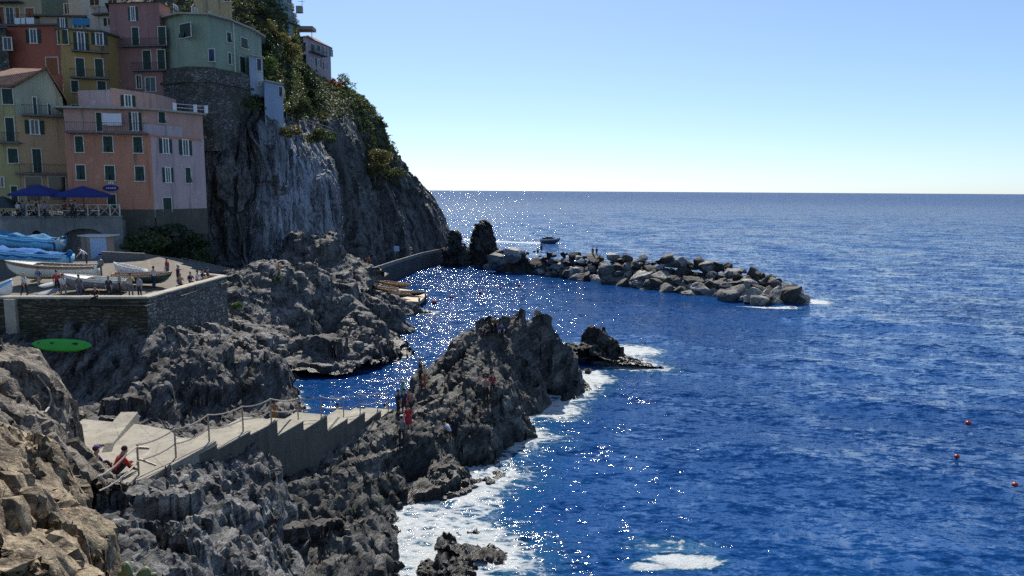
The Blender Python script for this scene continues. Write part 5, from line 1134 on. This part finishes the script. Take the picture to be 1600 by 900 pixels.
    cen = np.array([p.center[:] for p in nm.polygons]); dd = S1-S0; L2 = (dd*dd).sum(1)+1e-9
    t = np.clip(((cen[:, None]-S0)*dd).sum(2)/L2, 0, 1); q_ = S0+dd*t[..., None]; k_ = ((cen[:, None]-q_)**2).sum(2).argmin(1)
    nm.polygons.foreach_set('material_index', [mi[TG[i]] for i in k_]); nm.polygons.foreach_set('use_smooth', [True]*len(nm.polygons)); nm.update()
    # hair, eyes, hat, skirt
    m = MB(); hc = (up(.735, .0))*s; m.ball(hc, (.098*s, .092*s, .10*s), 12, 8)
    m.v = [(x-.012*s, y, z+.022*s) for x, y, z in m.v]; ob = m.build('hair', cl(hair), smooth=True); ob.parent = o
    m = MB()
    for sd_ in (-1, 1): m.ball(up(.70, .105)*s+Vector((0, sd_*.032*s, 0)), .012*s, 6, 4)
    ob = m.build('eyes', M['black']); ob.parent = o
    if hat:
        m = MB(); c_ = up(.80, .02)*s; m.ball(c_, (.11*s, .105*s, .08*s), 12, 6); br_ = .17 if hat[3] else .12
        vs = [c_+Vector((br_*s*math.cos(a)*1.1+(0 if hat[3] else .05), br_*s*math.sin(a)*(1 if hat[3] else .75), -.03*s)) for a in [2*math.pi*i/14 for i in range(14)]]
        m.add(vs+[v+Vector((0, 0, .015)) for v in vs], [tuple(range(14))[::-1], tuple(range(14, 28))]+[(i, (i+1) % 14, 14+(i+1) % 14, 14+i) for i in range(14)]); ob = m.build('hat', cl(tuple(hat[:3])), smooth=False); ob.parent = o
    if skirt:
        m = MB(); vs = []; n = 16
        for z, rx, ry in ((pz+.1, .15, .18), (pz-.15, .19, .22), (pz-.45, .24, .27)):
            for i in range(n):
                a = 2*math.pi*i/n; vs.append(Vector((rx*math.cos(a)*(1+.06*math.cos(5*a)), ry*math.sin(a), max(.03, z)))*s)
        m.add(vs, [(r_*n+i, r_*n+(i+1) % n, (r_+1)*n+(i+1) % n, (r_+1)*n+i) for r_ in range(2) for i in range(n)]); ob = m.build('skirt', cl(legs), smooth=True); ob.parent = o; so = ob.modifiers.new('t', 'SOLIDIFY'); so.thickness = .01
    o.location = pos; o.rotation_euler = (0, 0, face); tag(o, label, 'person', group); return o
BK, NAVY, JEAN, WHT, RED, BEI, GRY = (.02, .02, .025), (.02, .03, .07), (.07, .11, .2), (.62, .62, .64), (.55, .015, .02), (.42, .36, .26), (.16, .16, .17)
W = lambda c, brim=True: (*c, brim)
def at(px, py, fallback=40, objs=None):
    p = hit(px, py, objs=objs); return p if p is not None else Q(px, py, fallback)
PLAT = [o for o in GROUND if o.name in ('path', 'step_treads')]
# on the landing
person(at(148, 741, objs=PLAT), R(10), 'sit', 'seated person in dark purple top and purple cap by the boulder', (.05, .02, .11), (.02, .02, .04), hat=W((.08, .04, .16), False))
person(at(181, 744, objs=PLAT), R(60), 'sit', 'seated person in bright red T-shirt on the landing, back turned', RED, BK, h=1.8, sleeves=True, hair=(.06, .02, .015), arms='knees', lean=.38)
p = at(160, 722, objs=PLAT); m = MB(); m.frame_box(p+Vector((0, 0, .35)), Vector((.3, .1, 0)), Vector((-.03, .30, .22)), Vector((0, -.008, .012))); tag(m.build('open_map', M['coping']), 'folded pale map held up between the two seated people', 'map')
# on the stairs
person(Pd(430, 663, 47.5), R(80), 'walk', 'woman in an ochre orange dress standing behind the stair railing', (.48, .24, .06), (.48, .24, .06), skirt=True, sleeves=False, hair=(.10, .05, .02), h=1.62)
person(Pd(469, 667, 46.5), R(80), 'walk', 'person with bare shoulders and blue jeans behind the stair railing', (.40, .26, .19), (.10, .18, .42), hair=(.03, .02, .02), sleeves=False, h=1.65)
person(Pd(528, 668, 46.5), R(75), 'stand', 'person in black clothes beyond the lower part of the stair railing', BK, BK, h=1.6)
person(Pd(606, 656, 46.6), R(120), 'crouch', 'dark clothed person bending at the foot of the stairs', BK, BK, lean=.5)
RK = [PROM]
def onrock(px, py): return at(px, py, 48)+Vector((0, 0, .02))
person(onrock(629, 632), R(20), 'stand', 'person in a bright green shirt and cap on the rock by the rope end', (.08, .50, .05), GRY, hat=W((.5, .6, .1), False), arms='reach', h=1.6)
person(onrock(638, 673), R(100), 'walk', 'person in a long red dress climbing from the stairs', (.42, .02, .03), (.36, .02, .03), skirt=True, h=1.5)
person(onrock(628, 697), R(95), 'stand', 'person in grey jacket and white cap standing below the red dress', GRY, BK, hat=W(WHT, False), h=1.7)
for k, (x, y, c, lb) in enumerate([(622, 650, BK, 'dark clothed person waiting on the rock beside the last post'), (632, 650, NAVY, 'person in navy jacket in the cluster at the foot of the stairs'), (641, 652, (.3, .12, .10), 'person in rust top in the cluster at the foot of the stairs')]): person(onrock(x, y), R(40+50*k), 'stand', lb, c, BK, h=1.62+.05*k)
person(onrock(657, 598), R(160), 'stand', 'red haired person in black on the ledge over the harbour', BK, BK, hair=(.3, .07, .03))
person(onrock(664, 605), R(170), 'stand', 'person with orange trousers and yellow cap on the harbour ledge', (.6, .55, .35), (.55, .10, .015), hat=W((.6, .55, .2), False), h=1.6)
person(onrock(759, 629), R(-95), 'stand', 'person in black and white standing on the rock plateau', (.25, .25, .26), BK, arms='camera', h=1.75)
person(onrock(769, 622), R(-60), 'stand', 'person in dark red top beside the one in black and white', (.22, .03, .03), BK, h=1.72)
person(onrock(741, 650), R(0), 'sit', 'person in black sitting alone on the rock plateau', BK, BK, h=1.75)
person(onrock(703, 686), R(150), 'crouch', 'crouching person in pale blue shirt on the lower rock', (.42, .46, .56), BK, lean=.2)
person(onrock(714, 668), R(120), 'sit', 'dark seated person just above the pale blue shirt', BK, NAVY)
person(onrock(762, 522), R(-120), 'sit', 'dark figure sitting lowest on the rock summit', BK, BK)
person(onrock(774, 512), R(-90), 'sit', 'person in brown sitting at the very top of the rock summit', (.16, .09, .05), BK)
person(onrock(783, 522), R(-80), 'sit', 'person in blue sitting on the right of the rock summit', (.03, .06, .22), NAVY)
# on the boat terrace
def ter(px, d): return on_ter(px, d, 0.)
person(ter(36, 53.5), R(-20), 'walk', 'blonde woman in white blouse and black trousers walking past the dinghy', WHT, BK, hair=(.42, .30, .14), h=1.74)
person(ter(88, 54.6), R(-60), 'stand', 'dark haired person in red and black behind the white shirt', (.42, .04, .04), BK)
person(ter(97, 53.2), R(-30), 'walk', 'person in white shirt, grey trousers and red cap on the terrace', WHT, GRY, hat=W((.35, .08, .06), False), h=1.76)
person(Pz(151, 465, ZW+.2)+Vector((0, -.1, -.05)), R(-85), 'bench', 'person in dark maroon sitting on the wall with legs dangling', (.05, .015, .02), BK, hair=(.15, .07, .03), h=1.75).location.z -= .42
person(ter(169, 53.0), R(-80), 'stand', 'blonde person in long dark coat leaning at the wall', NAVY, BK, hair=(.25, .17, .08), h=1.68)
person(ter(203, 53.6), R(-60), 'stand', 'dark haired person in beige vest near the wall bend', (.50, .44, .30), GRY, arms='camera', h=1.8)
person(ter(217, 53.4), R(-100), 'stand', 'person in dark jacket with white front beside the beige vest', (.30, .33, .40), NAVY, hair=(.2, .08, .04), h=1.66)
for k_, (x_, d_, c_, l_, hr_, po_, lb_) in enumerate([(60, 56., (.10, .14, .3), BEI, (.05, .03, .02), 'walk', 'person in blue top and beige trousers by the grey boards'), (122, 53.4, (.12, .12, .13), JEAN, (.03, .02, .02), 'stand', 'person in dark grey top and jeans left of the wall sitter'), (186, 54.6, (.40, .30, .28), BK, (.3, .2, .1), 'stand', 'person in dusty pink top in front of the green rowing boat'), (240, 57.5, (.5, .5, .48), NAVY, (.03, .02, .02), 'walk', 'person in pale grey top walking past the green boat bow'), (262, 61.5, (.30, .04, .04), JEAN, (.03, .02, .02), 'stand', 'person in dark red top near the back wall')]):
    person(ter(x_, d_), R(-110+70*k_), po_, lb_, c_, l_, hair=hr_, h=1.64+.03*k_)
person(ter(278, 59.0), R(0), 'stand', 'person in dark clothes and white sun hat holding arms out', BK, BK, hat=W(WHT), arms='spread', h=1.78)
for k, (x, d, c, hr, lb) in enumerate([(281, 57.6, (.28, .16, .12), (.2, .12, .07), 'brown haired person in rust seated behind the wall'), (297, 59.0, NAVY, (.35, .25, .13), 'blonde person in navy seated behind the wall'), (308, 60., WHT, (.03, .02, .02), 'person in white top seated behind the wall'), (316, 61., BK, (.03, .02, .02), 'dark haired person in black seated behind the wall'), (324, 62., (.10, .06, .05), (.02, .02, .02), 'person in brown seated nearest the wall corner')]):
    o = person(ter(x, d)+Vector((0, 0, .05)), R(-60+20*k), 'bench', lb, c, BK, hair=hr, h=1.7)
    m = MB(); q_ = o.location; m.box((q_.x, q_.y, q_.z+.21), (.5, .5, .42), .3*k); tag(m.build('stone_block', M['coping']), ['stone seat under the person in rust', 'stone seat under the blonde person in navy', 'stone seat under the person in white', 'stone seat under the person in black', 'stone seat nearest the wall corner'][k], 'block')
person(ter(137, 60.5)+Vector((0, 0, .75)), R(200), 'stand', 'person in pale blue shirt bending over the cream boat', (.45, .52, .62), NAVY, lean=.75, arms='reach')
person(ter(88, 64.0)+Vector((0, 0, 1.), ), R(20), 'stand', 'person in greyish shirt bending over the tarpaulin', (.50, .46, .48), NAVY, lean=.9, arms='reach')
# guests on the restaurant terrace
gs = [(28, WHT, BK, 'guest in white shirt at the left of the restaurant fence'), (36, (.30, .3, .4), JEAN, 'guest in grey blue top beside the white shirt'), (46, (.55, .52, .40), BK, 'guest in cream top under the left navy parasol'), (57, BK, BK, 'guest in black behind the fence under the left parasol'), (70, (.30, .36, .62), NAVY, 'guest in light blue top near the fence middle'),
      (101, (.18, .05, .05), BK, 'guest in dark red under the right navy parasol'), (113, BK, BK, 'guest in black and white cap under the right navy parasol'), (118, (.35, .33, .36), BK, 'guest in grey under the right navy parasol')]
for k, (x, c, l_, lb) in enumerate(gs):
    p = Pd(x, 330, 73.6+.6*(k % 3)); p.z = ZT; person(p, R(-90+37*k), 'stand', lb, c, l_, h=1.62+.05*(k % 4), hat=W(WHT, False) if k == 6 else None, group='guests of the restaurant')
# harbour path and breakwater
for k, (x, y, d, c, lb) in enumerate([(556, 411, 104, GRY, 'person in grey at the bend of the harbour path'), (562, 411, 105, RED, 'person in red at the bend of the harbour path'), (567, 412, 106, (.25, .06, .06), 'person in dark red behind the one in red'), (572, 413, 107, BK, 'person in black leaning on the path parapet'), (577, 425, 101, (.35, .08, .06), 'person in rust below the path parapet'), (554, 441, 93, BK, 'person in black standing by the jetty')]):
    p = Pd(x, y, d); z = drop(p.x, p.y, 30, default=4.2); person(Vector((p.x, p.y, max(z, [4.5, 4.4, 4.3, 3.8, 3., 2.][k]))), R(30+60*k), 'stand', lb, c, BK, h=1.7)
for k, (x, y, d, lb) in enumerate([(840, 396, 143, 'dark figure sitting on the breakwater crest near the sea stacks'), (846, 396, 143.5, 'dark figure on the breakwater crest right of the seated one'), (926, 401, 136, 'figure standing on the middle of the breakwater crest'), (932, 401, 136.5, 'figure beside the standing one on the breakwater crest')]):
    p = Pd(x, y, d); person(p, R(-70), 'sit' if k == 0 else 'stand', lb, BK, BK, h=1.75)
person(hit(436, 424) or Pd(436, 424, 78), R(-90), 'sit', 'person in pale orange resting high on the grey rock hump', (.5, .2, .1), (.3, .25, .2))

# ------------------------------------------------------------------ plants
def leaves(mb, c, rad, n, size, seed, clumps=9):
    rnd = np.random.RandomState(seed); c = np.array(c); rad = np.array(rad)
    cc = rnd.normal(0, 1, (clumps, 3)); cc /= np.linalg.norm(cc, axis=1, keepdims=True); cc *= rnd.uniform(.35, .85, (clumps, 1)); cr_ = rnd.uniform(.22, .5, clumps)
    k = rnd.randint(0, clumps, n); d = rnd.normal(0, 1, (n, 3)); d /= np.linalg.norm(d, axis=1, keepdims=True)
    p = (cc[k]+d*(cr_[k]*rnd.uniform(.4, 1.08, n)**.5)[:, None])*rad+c
    a = rnd.normal(0, 1, (n, 3)); a /= np.linalg.norm(a, axis=1, keepdims=True); b = np.cross(a, rnd.normal(0, 1, (n, 3))); b /= np.linalg.norm(b, axis=1, keepdims=True)
    s = size*rnd.uniform(.5, 1.3, n)[:, None]
    for i in range(n):
        q_ = p[i]; mb.add([q_-a[i]*s[i]-b[i]*s[i]*.1, q_-b[i]*s[i]*.55, q_+a[i]*s[i], q_+b[i]*s[i]*.55], [(0, 1, 2, 3)])
    return mb
def bush(name, label, px, py, d, rx, rz_, n, size, mat, seed, cat='shrub', trunk=True, ry=None):
    c = Pd(px, py, d); base = Vector((c.x, c.y, c.z-rz_)); r = empty(name, base, label=label, cat=cat, group='bushes and trees on the headland')
    o = leaves(MB(), c, (rx, ry or rx*.8, rz_), n, size, seed).build('crown' if trunk else 'foliage', mat); put(o, r)
    if trunk:
        m = MB(); rnd = random.Random(seed)
        m.tube([base-Vector((0, 0, 1.)), base.lerp(c, .5), c], [rx*.07, rx*.055, rx*.03])
        for k in range(7):
            e = c+Vector((rnd.uniform(-.75, .75)*rx, rnd.uniform(-.6, .6)*rx, rnd.uniform(-.1, .8)*rz_)); m.tube([base.lerp(c, .35+.08*k), base.lerp(c, .6).lerp(e, .6), e], [rx*.035, rx*.022, rx*.008], 5)
        put(m.build('trunk', M['bark']), r)
    return r
bush('olive_bush', 'big olive green bush right of the tall blue house', 465, 165, 109, 2.3, 2.6, 2600, .16, M['leaf_olive'], 1)
bush('tree', 'thin see through tree on the edge of the crest', 541, 135, 163, 3.0, 3.0, 1500, .20, M['leaf_bright'], 2, 'tree')
bush('shrub', 'reddish shrub at the foot of the crest house', 525, 130, 160, 1.8, 1.2, 700, .2, M['leaf_red'], 3, trunk=False)
bush('shrub', 'green shrub under the thin crest tree', 527, 150, 158, 2.4, 1.8, 1000, .22, M['leaf_bright'], 4, trunk=False)
bush('shrub', 'yellowish shrub below the sea green tower house', 424, 55, 120, 2.6, 2.2, 1500, .2, M['leaf_yellow'], 5)
bush('shrub', 'dark green shrub under the reddish top house', 405, 32, 124, 3.2, 2.6, 1500, .22, M['leaf_dark'], 6)
bush('shrub', 'golden green shrub left of the crest house', 443, 78, 124, 3.4, 3.0, 2200, .2, M['leaf_yellow'], 7)
bush('shrub', 'dark shrub between golden shrub and green house', 423, 85, 113, 2.2, 2.8, 1400, .2, M['leaf_dark'], 8)
bush('shrub', 'light green leafy plant above the pale blue narrow house', 422, 100, 107, 1.5, 1.2, 800, .16, M['leaf_bright'], 9, trunk=False)
bush('shrub', 'dark shrub on the steep slope below the crest house', 478, 128, 140, 3.4, 3.2, 1800, .24, M['leaf_dark'], 10, trunk=False)
bush('shrub', 'dark hanging shrub in the slope behind the olive bush', 490, 160, 130, 2.8, 2.4, 1500, .22, M['leaf_dark'], 11, trunk=False)
bush('shrub', 'dark tall shrub beside the wall of the sea green tower house', 455, 70, 129, 1.8, 2.4, 1200, .2, M['leaf_olive'], 12)
bush('broom_bush', 'large brownish green broom bush hanging over the outer cliff', 585, 256, 150, 4.2, 3.0, 3400, .22, M['leaf_yellow'], 13)
bush('broom_bush', 'green broom bush on the outer shoulder of the cliff', 612, 272, 158, 3.4, 2.2, 1600, .22, M['leaf_olive'], 14, trunk=False)
bush('shrub', 'dry yellow shrub at the top of the pale slab', 455, 205, 102, 2.0, .9, 900, .18, M['leaf_yellow'], 15, trunk=False)
bush('shrub', 'olive shrub overhanging the right top of the pale slab', 500, 212, 114, 3.0, 1.6, 1600, .2, M['leaf_olive'], 16, trunk=False)
bush('shrub', 'scrubby bush at the foot of the salmon house', 262, 360, 80, 3.0, .9, 900, .2, M['leaf_dark'], 17, trunk=False)
bush('shrub', 'low olive scrub above the low concrete wall', 215, 380, 76, 3.4, 1.2, 1400, .2, M['leaf_olive'], 18, trunk=False)
bush('shrub', 'dark brambles between the low wall and dark cliff', 290, 385, 80, 3.0, 1.6, 1500, .2, M['leaf_dark'], 19, trunk=False)
bush('shrub', 'bright yellow green tuft beside the terrace wall corner', 371, 478, 66, .6, .4, 350, .1, M['leaf_bright'], 20, trunk=False)
bush('shrub', 'small bright tuft on the grey rock hump', 437, 436, 75.5, .45, .3, 250, .09, M['leaf_bright'], 21, trunk=False)
# agave on the skyline and fence posts beside it
p = Pd(603, 244, 160); m = MB()
for k in range(16):
    a = k*2.4; t = Vector((math.cos(a), math.sin(a), .55+.5*(k % 3)/2)).normalized(); s_ = Vector((-math.sin(a), math.cos(a), 0)); m.add([p-s_*.14, p+s_*.14, p+t*.8+s_*.1, p+t*1.7, p+t*.8-s_*.1], [(0, 1, 2, 3, 4)])
o = m.build('agave', M['leaf_dark']); tag(o, 'spiky dark agave on the skyline of the headland', 'agave')
r = post_rail('cliff_fence', [Pd(*q_) for q_ in ((606, 252, 163), (614, 256, 164), (621, 262, 165), (627, 266, 166))], 2.0, 3, M['steel'], 'broken thin fence on the skyline below the agave', r_=.06)
m = MB(); a_ = Pd(621, 262, 165); m.tube([a_, a_+Vector((0, 0, 4.2))], .07); put(m.build('mast', M['steel']), r)
post_rail('path_railing', [Pd(448+9*i, 186+3.0*i, 106.5+1.5*i) for i in range(9)], .9, 2, M['steel'], 'thin rail of the cliff path above the pale slab', r_=.04)
# ground scrub over the cliff top
rnd = np.random.RandomState(12); sel = np.nonzero((veg > .45) & (HC > -.5) & (HC < 12.2) & (rnd.rand(len(veg)) < .11))[0]; m = MB()
for j, i in enumerate(sel):
    leaves(m, HV[i]+HN[i]*.3, (.9, .9, .55), 26, .20, 1000+j, 3)
o = m.build('scrub', M['leaf_olive']); tag(o, 'low scrub and dry grass covering the upper headland', 'scrub', kind='stuff')
# prickly pear in the bottom corner
def pad(m, base, d, w_, h_, nrm):
    u = nrm.cross(d).normalized(); vs = []; k = 14
    for o_ in (-.035, .035):
        vs += [base+d*(h_/2-h_/2*math.cos(t))+u*(w_/2*math.sin(t)*(1+.15*-math.cos(t)))+nrm*o_*(.6+.4*abs(math.sin(t))) for t in [2*math.pi*i/k for i in range(k)]]
    vs += [base+d*h_/2-nrm*.075, base+d*h_/2+nrm*.075]
    m.add(vs, [(i, (i+1) % k, k+(i+1) % k, k+i) for i in range(k)]+[(2*k, (i+1) % k, i) for i in range(k)]+[(2*k+1, k+i, k+(i+1) % k) for i in range(k)])
cb = Q(204, 915, 12.6); r = empty('prickly_pear', cb, label='green prickly pear pads at the bottom edge between the rocks', cat='cactus')
for k, (dx, h_, w_, tl) in enumerate(((-.02, .42, .17, -.15), (.10, .34, .20, .55), (.16, .28, .12, 1.0), (-.1, .25, .16, -.8))):
    m = MB(); d = Vector((math.sin(tl), .1, math.cos(tl))); pad(m, cb+Vector((dx, .05*k, 0)), d, w_, h_, Vector((.1*k-.2, -1, .1)).normalized()); o = m.build('pad', M['cactus'], smooth=True); put(o, r)
# ------------------------------------------------------------------ the sea
rr = [14.]
while rr[-1] < 60000:
    r_ = rr[-1]; k = .0062 if r_ < 260 else .0062+min(.05, (r_-260)/9000*.05+.002); rr.append(r_*(1+k))
rr = np.array(rr); az = np.radians(np.arange(-50, 52, .13)); nr_, na_ = len(rr), len(az)
RR, AA = np.meshgrid(rr, az, indexing='ij'); X = (RR*np.sin(AA)).ravel(); Y = (RR*np.cos(AA)).ravel(); sp = (RR*.0065).ravel()
rng = np.random.RandomState(4); Z = np.zeros(len(X)); 
shel = np.clip((X+3-.22*(Y-60))/14, 0, 1); shel = np.where(Y > 150, 1, np.maximum(shel, .35))        # calmer inside the harbour
wv = 2*np.sin(X*.021+1)+2*np.sin(Y*.027+2)
for k in range(46):
    lam = 1.0*1.075**k if k < 40 else 12+3*(k-40); a = .0105*lam**.78*(1 if lam < 14 else .6); th = R(200)+rng.normal(0, .62)     # direction of travel
    kx, ky = math.sin(th)*2*math.pi/lam, math.cos(th)*2*math.pi/lam
    s = np.sin(kx*X+ky*Y+rng.rand()*6.28+wv*.8*rng.normal(0, 1)); s = 1-2*np.abs(np.sin((kx*X+ky*Y+wv*.5*rng.normal(0, 1))*.5+rng.rand()*6)) if k % 3 else s
    Z += a*s*np.clip((lam/sp-2.5)/3, 0, 1)
Z *= .5*shel
Vw = np.column_stack([X, Y, Z])
# foam: near the waterlines and in the churned patches
foam = np.zeros(len(X)); near = (RR.ravel() < 190)
pts = np.concatenate([s for s in SHORE if len(s)])
kd = kdtree.KDTree(len(pts))
for i, p in enumerate(pts): kd.insert((p[0], p[1], 0), i)
kd.balance()
ix = np.nonzero(near)[0]
dist = np.array([kd.find((X[i], Y[i], 0))[2] for i in ix[::1]])
wid = np.where(X[ix] > -6+.3*(Y[ix]-30)*.55, 1.5, .5); wid = np.where(Y[ix] > 95, .9, wid); wid = np.where((Y[ix] < 48) & (X[ix] > -8), 2.1, wid)
foam[ix] = np.exp(-dist/wid)*np.where(wid > 2, .82, np.where(wid > 1., .85, .7))
def patch(px, py, rx, ry, amp):
    c = Pz(px, py, 0); global foam
    foam = np.maximum(foam, amp*np.exp(-(((X-c.x)/rx)**2+((Y-c.y)/ry)**2)**1.5))
patch(690, 820, 3.0, 4.0, .68); patch(640, 870, 2.6, 3.0, .78); patch(740, 870, 2.4, 2.2, .72); patch(735, 775, 2.2, 3.2, .70)
patch(1070, 874, 1.9, .75, 1.0); patch(1012, 882, 1.0, .4, .8); patch(1045, 850, 2.6, .9, .5)
patch(1262, 470, 3.8, 3.0, 1.1); patch(1200, 477, 5, 1.6, .9); patch(985, 545, 4.0, 3.5, .85); patch(920, 590, 2.6, 3.0, .85); patch(870, 635, 2.5, 4, .75); patch(890, 540, 3, 3, .6)
wk = [Pz(847, 379, 0), Pz(780, 377, 0), Pz(690, 372, 0)]
for i in range(30):
    t = i/29; p = lerp_list(wk, t); foam = np.maximum(foam, (1.2-.4*t)*np.exp(-(((X-p.x)/5)**2+((Y-p.y)/(1.2+3.5*t))**2)))
SEA = mesh_np('sea', Vw, grid_faces(nr_, na_), None, smooth=True)
a_ = SEA.data.attributes.new('foam', 'FLOAT', 'POINT'); a_.data.foreach_set('value', foam.astype(np.float32))
t = NT('sea_water'); p = t.P()
fa = t.attr('foam').outputs['Fac']
cd = t.n('ShaderNodeVectorMath', operation='LENGTH'); t.l(p, cd.inputs[0]); dst = cd.outputs['Value']
def slope(vec, scale, amp, detail):
    x = t.n('ShaderNodeTexNoise'); t.l(vec, x.inputs[0]); x.inputs['Scale'].default_value = scale; x.inputs['Detail'].default_value = detail; x.inputs['Roughness'].default_value = .6
    s_ = t.n('ShaderNodeVectorMath', operation='SUBTRACT'); t.l(x.outputs['Color'], s_.inputs[0]); s_.inputs[1].default_value = (.5, .5, .5)
    m_ = t.n('ShaderNodeVectorMath', operation='MULTIPLY'); t.l(s_.outputs[0], m_.inputs[0]); m_.inputs[1].default_value = (amp*.58, amp*1.55, 0); return m_.outputs[0]
def vadd(a, b):
    x = t.n('ShaderNodeVectorMath', operation='ADD'); t.l(a, x.inputs[0]); t.l(b, x.inputs[1]); return x.outputs[0]
v1 = t.mapped((.7, 1.6, 1), (0, 0, R(14)))
nrm = t.n('ShaderNodeNewGeometry').outputs['Normal']
sl = vadd(vadd(slope(v1, .5, .95, 3), slope(v1, 1.9, 1.4, 3)), slope(v1, 7., .85, 2))
nn_ = t.n('ShaderNodeVectorMath', operation='NORMALIZE'); t.l(vadd(nrm, sl), nn_.inputs[0]); b = nn_.outputs[0]
lf = t.noise(t.mapped((.9, 1.3, 1)), 1.15, 7, .72, 1.4); lf2 = t.noise(p, 6., 4, .7, .8)
lace = t.math('ADD', t.math('MULTIPLY', lf, .7), t.math('MULTIPLY', lf2, .3))
str_ = t.noise(t.mapped((.5, 1.3, 1), (0, 0, R(25))), 1.0, 6, .75, 2.2)
net = t.voro(t.mapped((.9, 1.4, 1)), .9, 'DISTANCE_TO_EDGE').outputs['Distance']; netm = t.ramp(net, [(0., 1.), (.22, 0.)])
lace = t.math('ADD', t.math('MULTIPLY', lace, .55), t.math('ADD', t.math('MULTIPLY', str_, .40), t.math('MULTIPLY', netm, .10)))
fm = t.ramp(t.math('SUBTRACT', t.math('ADD', t.math('MULTIPLY', fa, .42), lace), .66), [(.07, 0.), (.10, .45), (.16, .9), (.24, 1.)])
dark = t.ramp(t.noise(p, .035, 3, .5), [(.35, (.004, .038, .145)), (.7, (.006, .055, .195))])
shal = t.ramp(fa, [(.12, 0.), (.7, .55)])
colr = t.mix(shal, dark, (.02, .11, .13))
wat = t.bsdf(colr, .07, b, IOR=1.333, Specular_IOR_Level=t.math('MULTIPLY', t.ramp(t.math('DIVIDE', dst, 1500.), [(0., 1.), (.08, .9), (.3, .5), (1., .28)]), .24))
fo = t.bsdf((.47, .50, .51), .85, t.bump(lf2, .8, .1))
body = t.n('ShaderNodeBsdfDiffuse'); t.l(colr, body.inputs[0]); m0 = t.n('ShaderNodeMixShader')      # plain blue mixed in with distance, standing in for weaker sky reflection far out
t.l(t.ramp(t.math('DIVIDE', dst, 2000.), [(.06, 0.), (.2, .38), (.6, .62), (1., .66)]), m0.inputs[0]); t.l(wat, m0.inputs[1]); t.l(body.outputs[0], m0.inputs[2]); wat = m0.outputs[0]
mx = t.n('ShaderNodeMixShader'); t.l(fm, mx.inputs[0]); t.l(wat, mx.inputs[1]); t.l(fo, mx.inputs[2])
SEA.data.materials.append(t.done(mx.outputs[0])); tag(SEA, kind='structure')
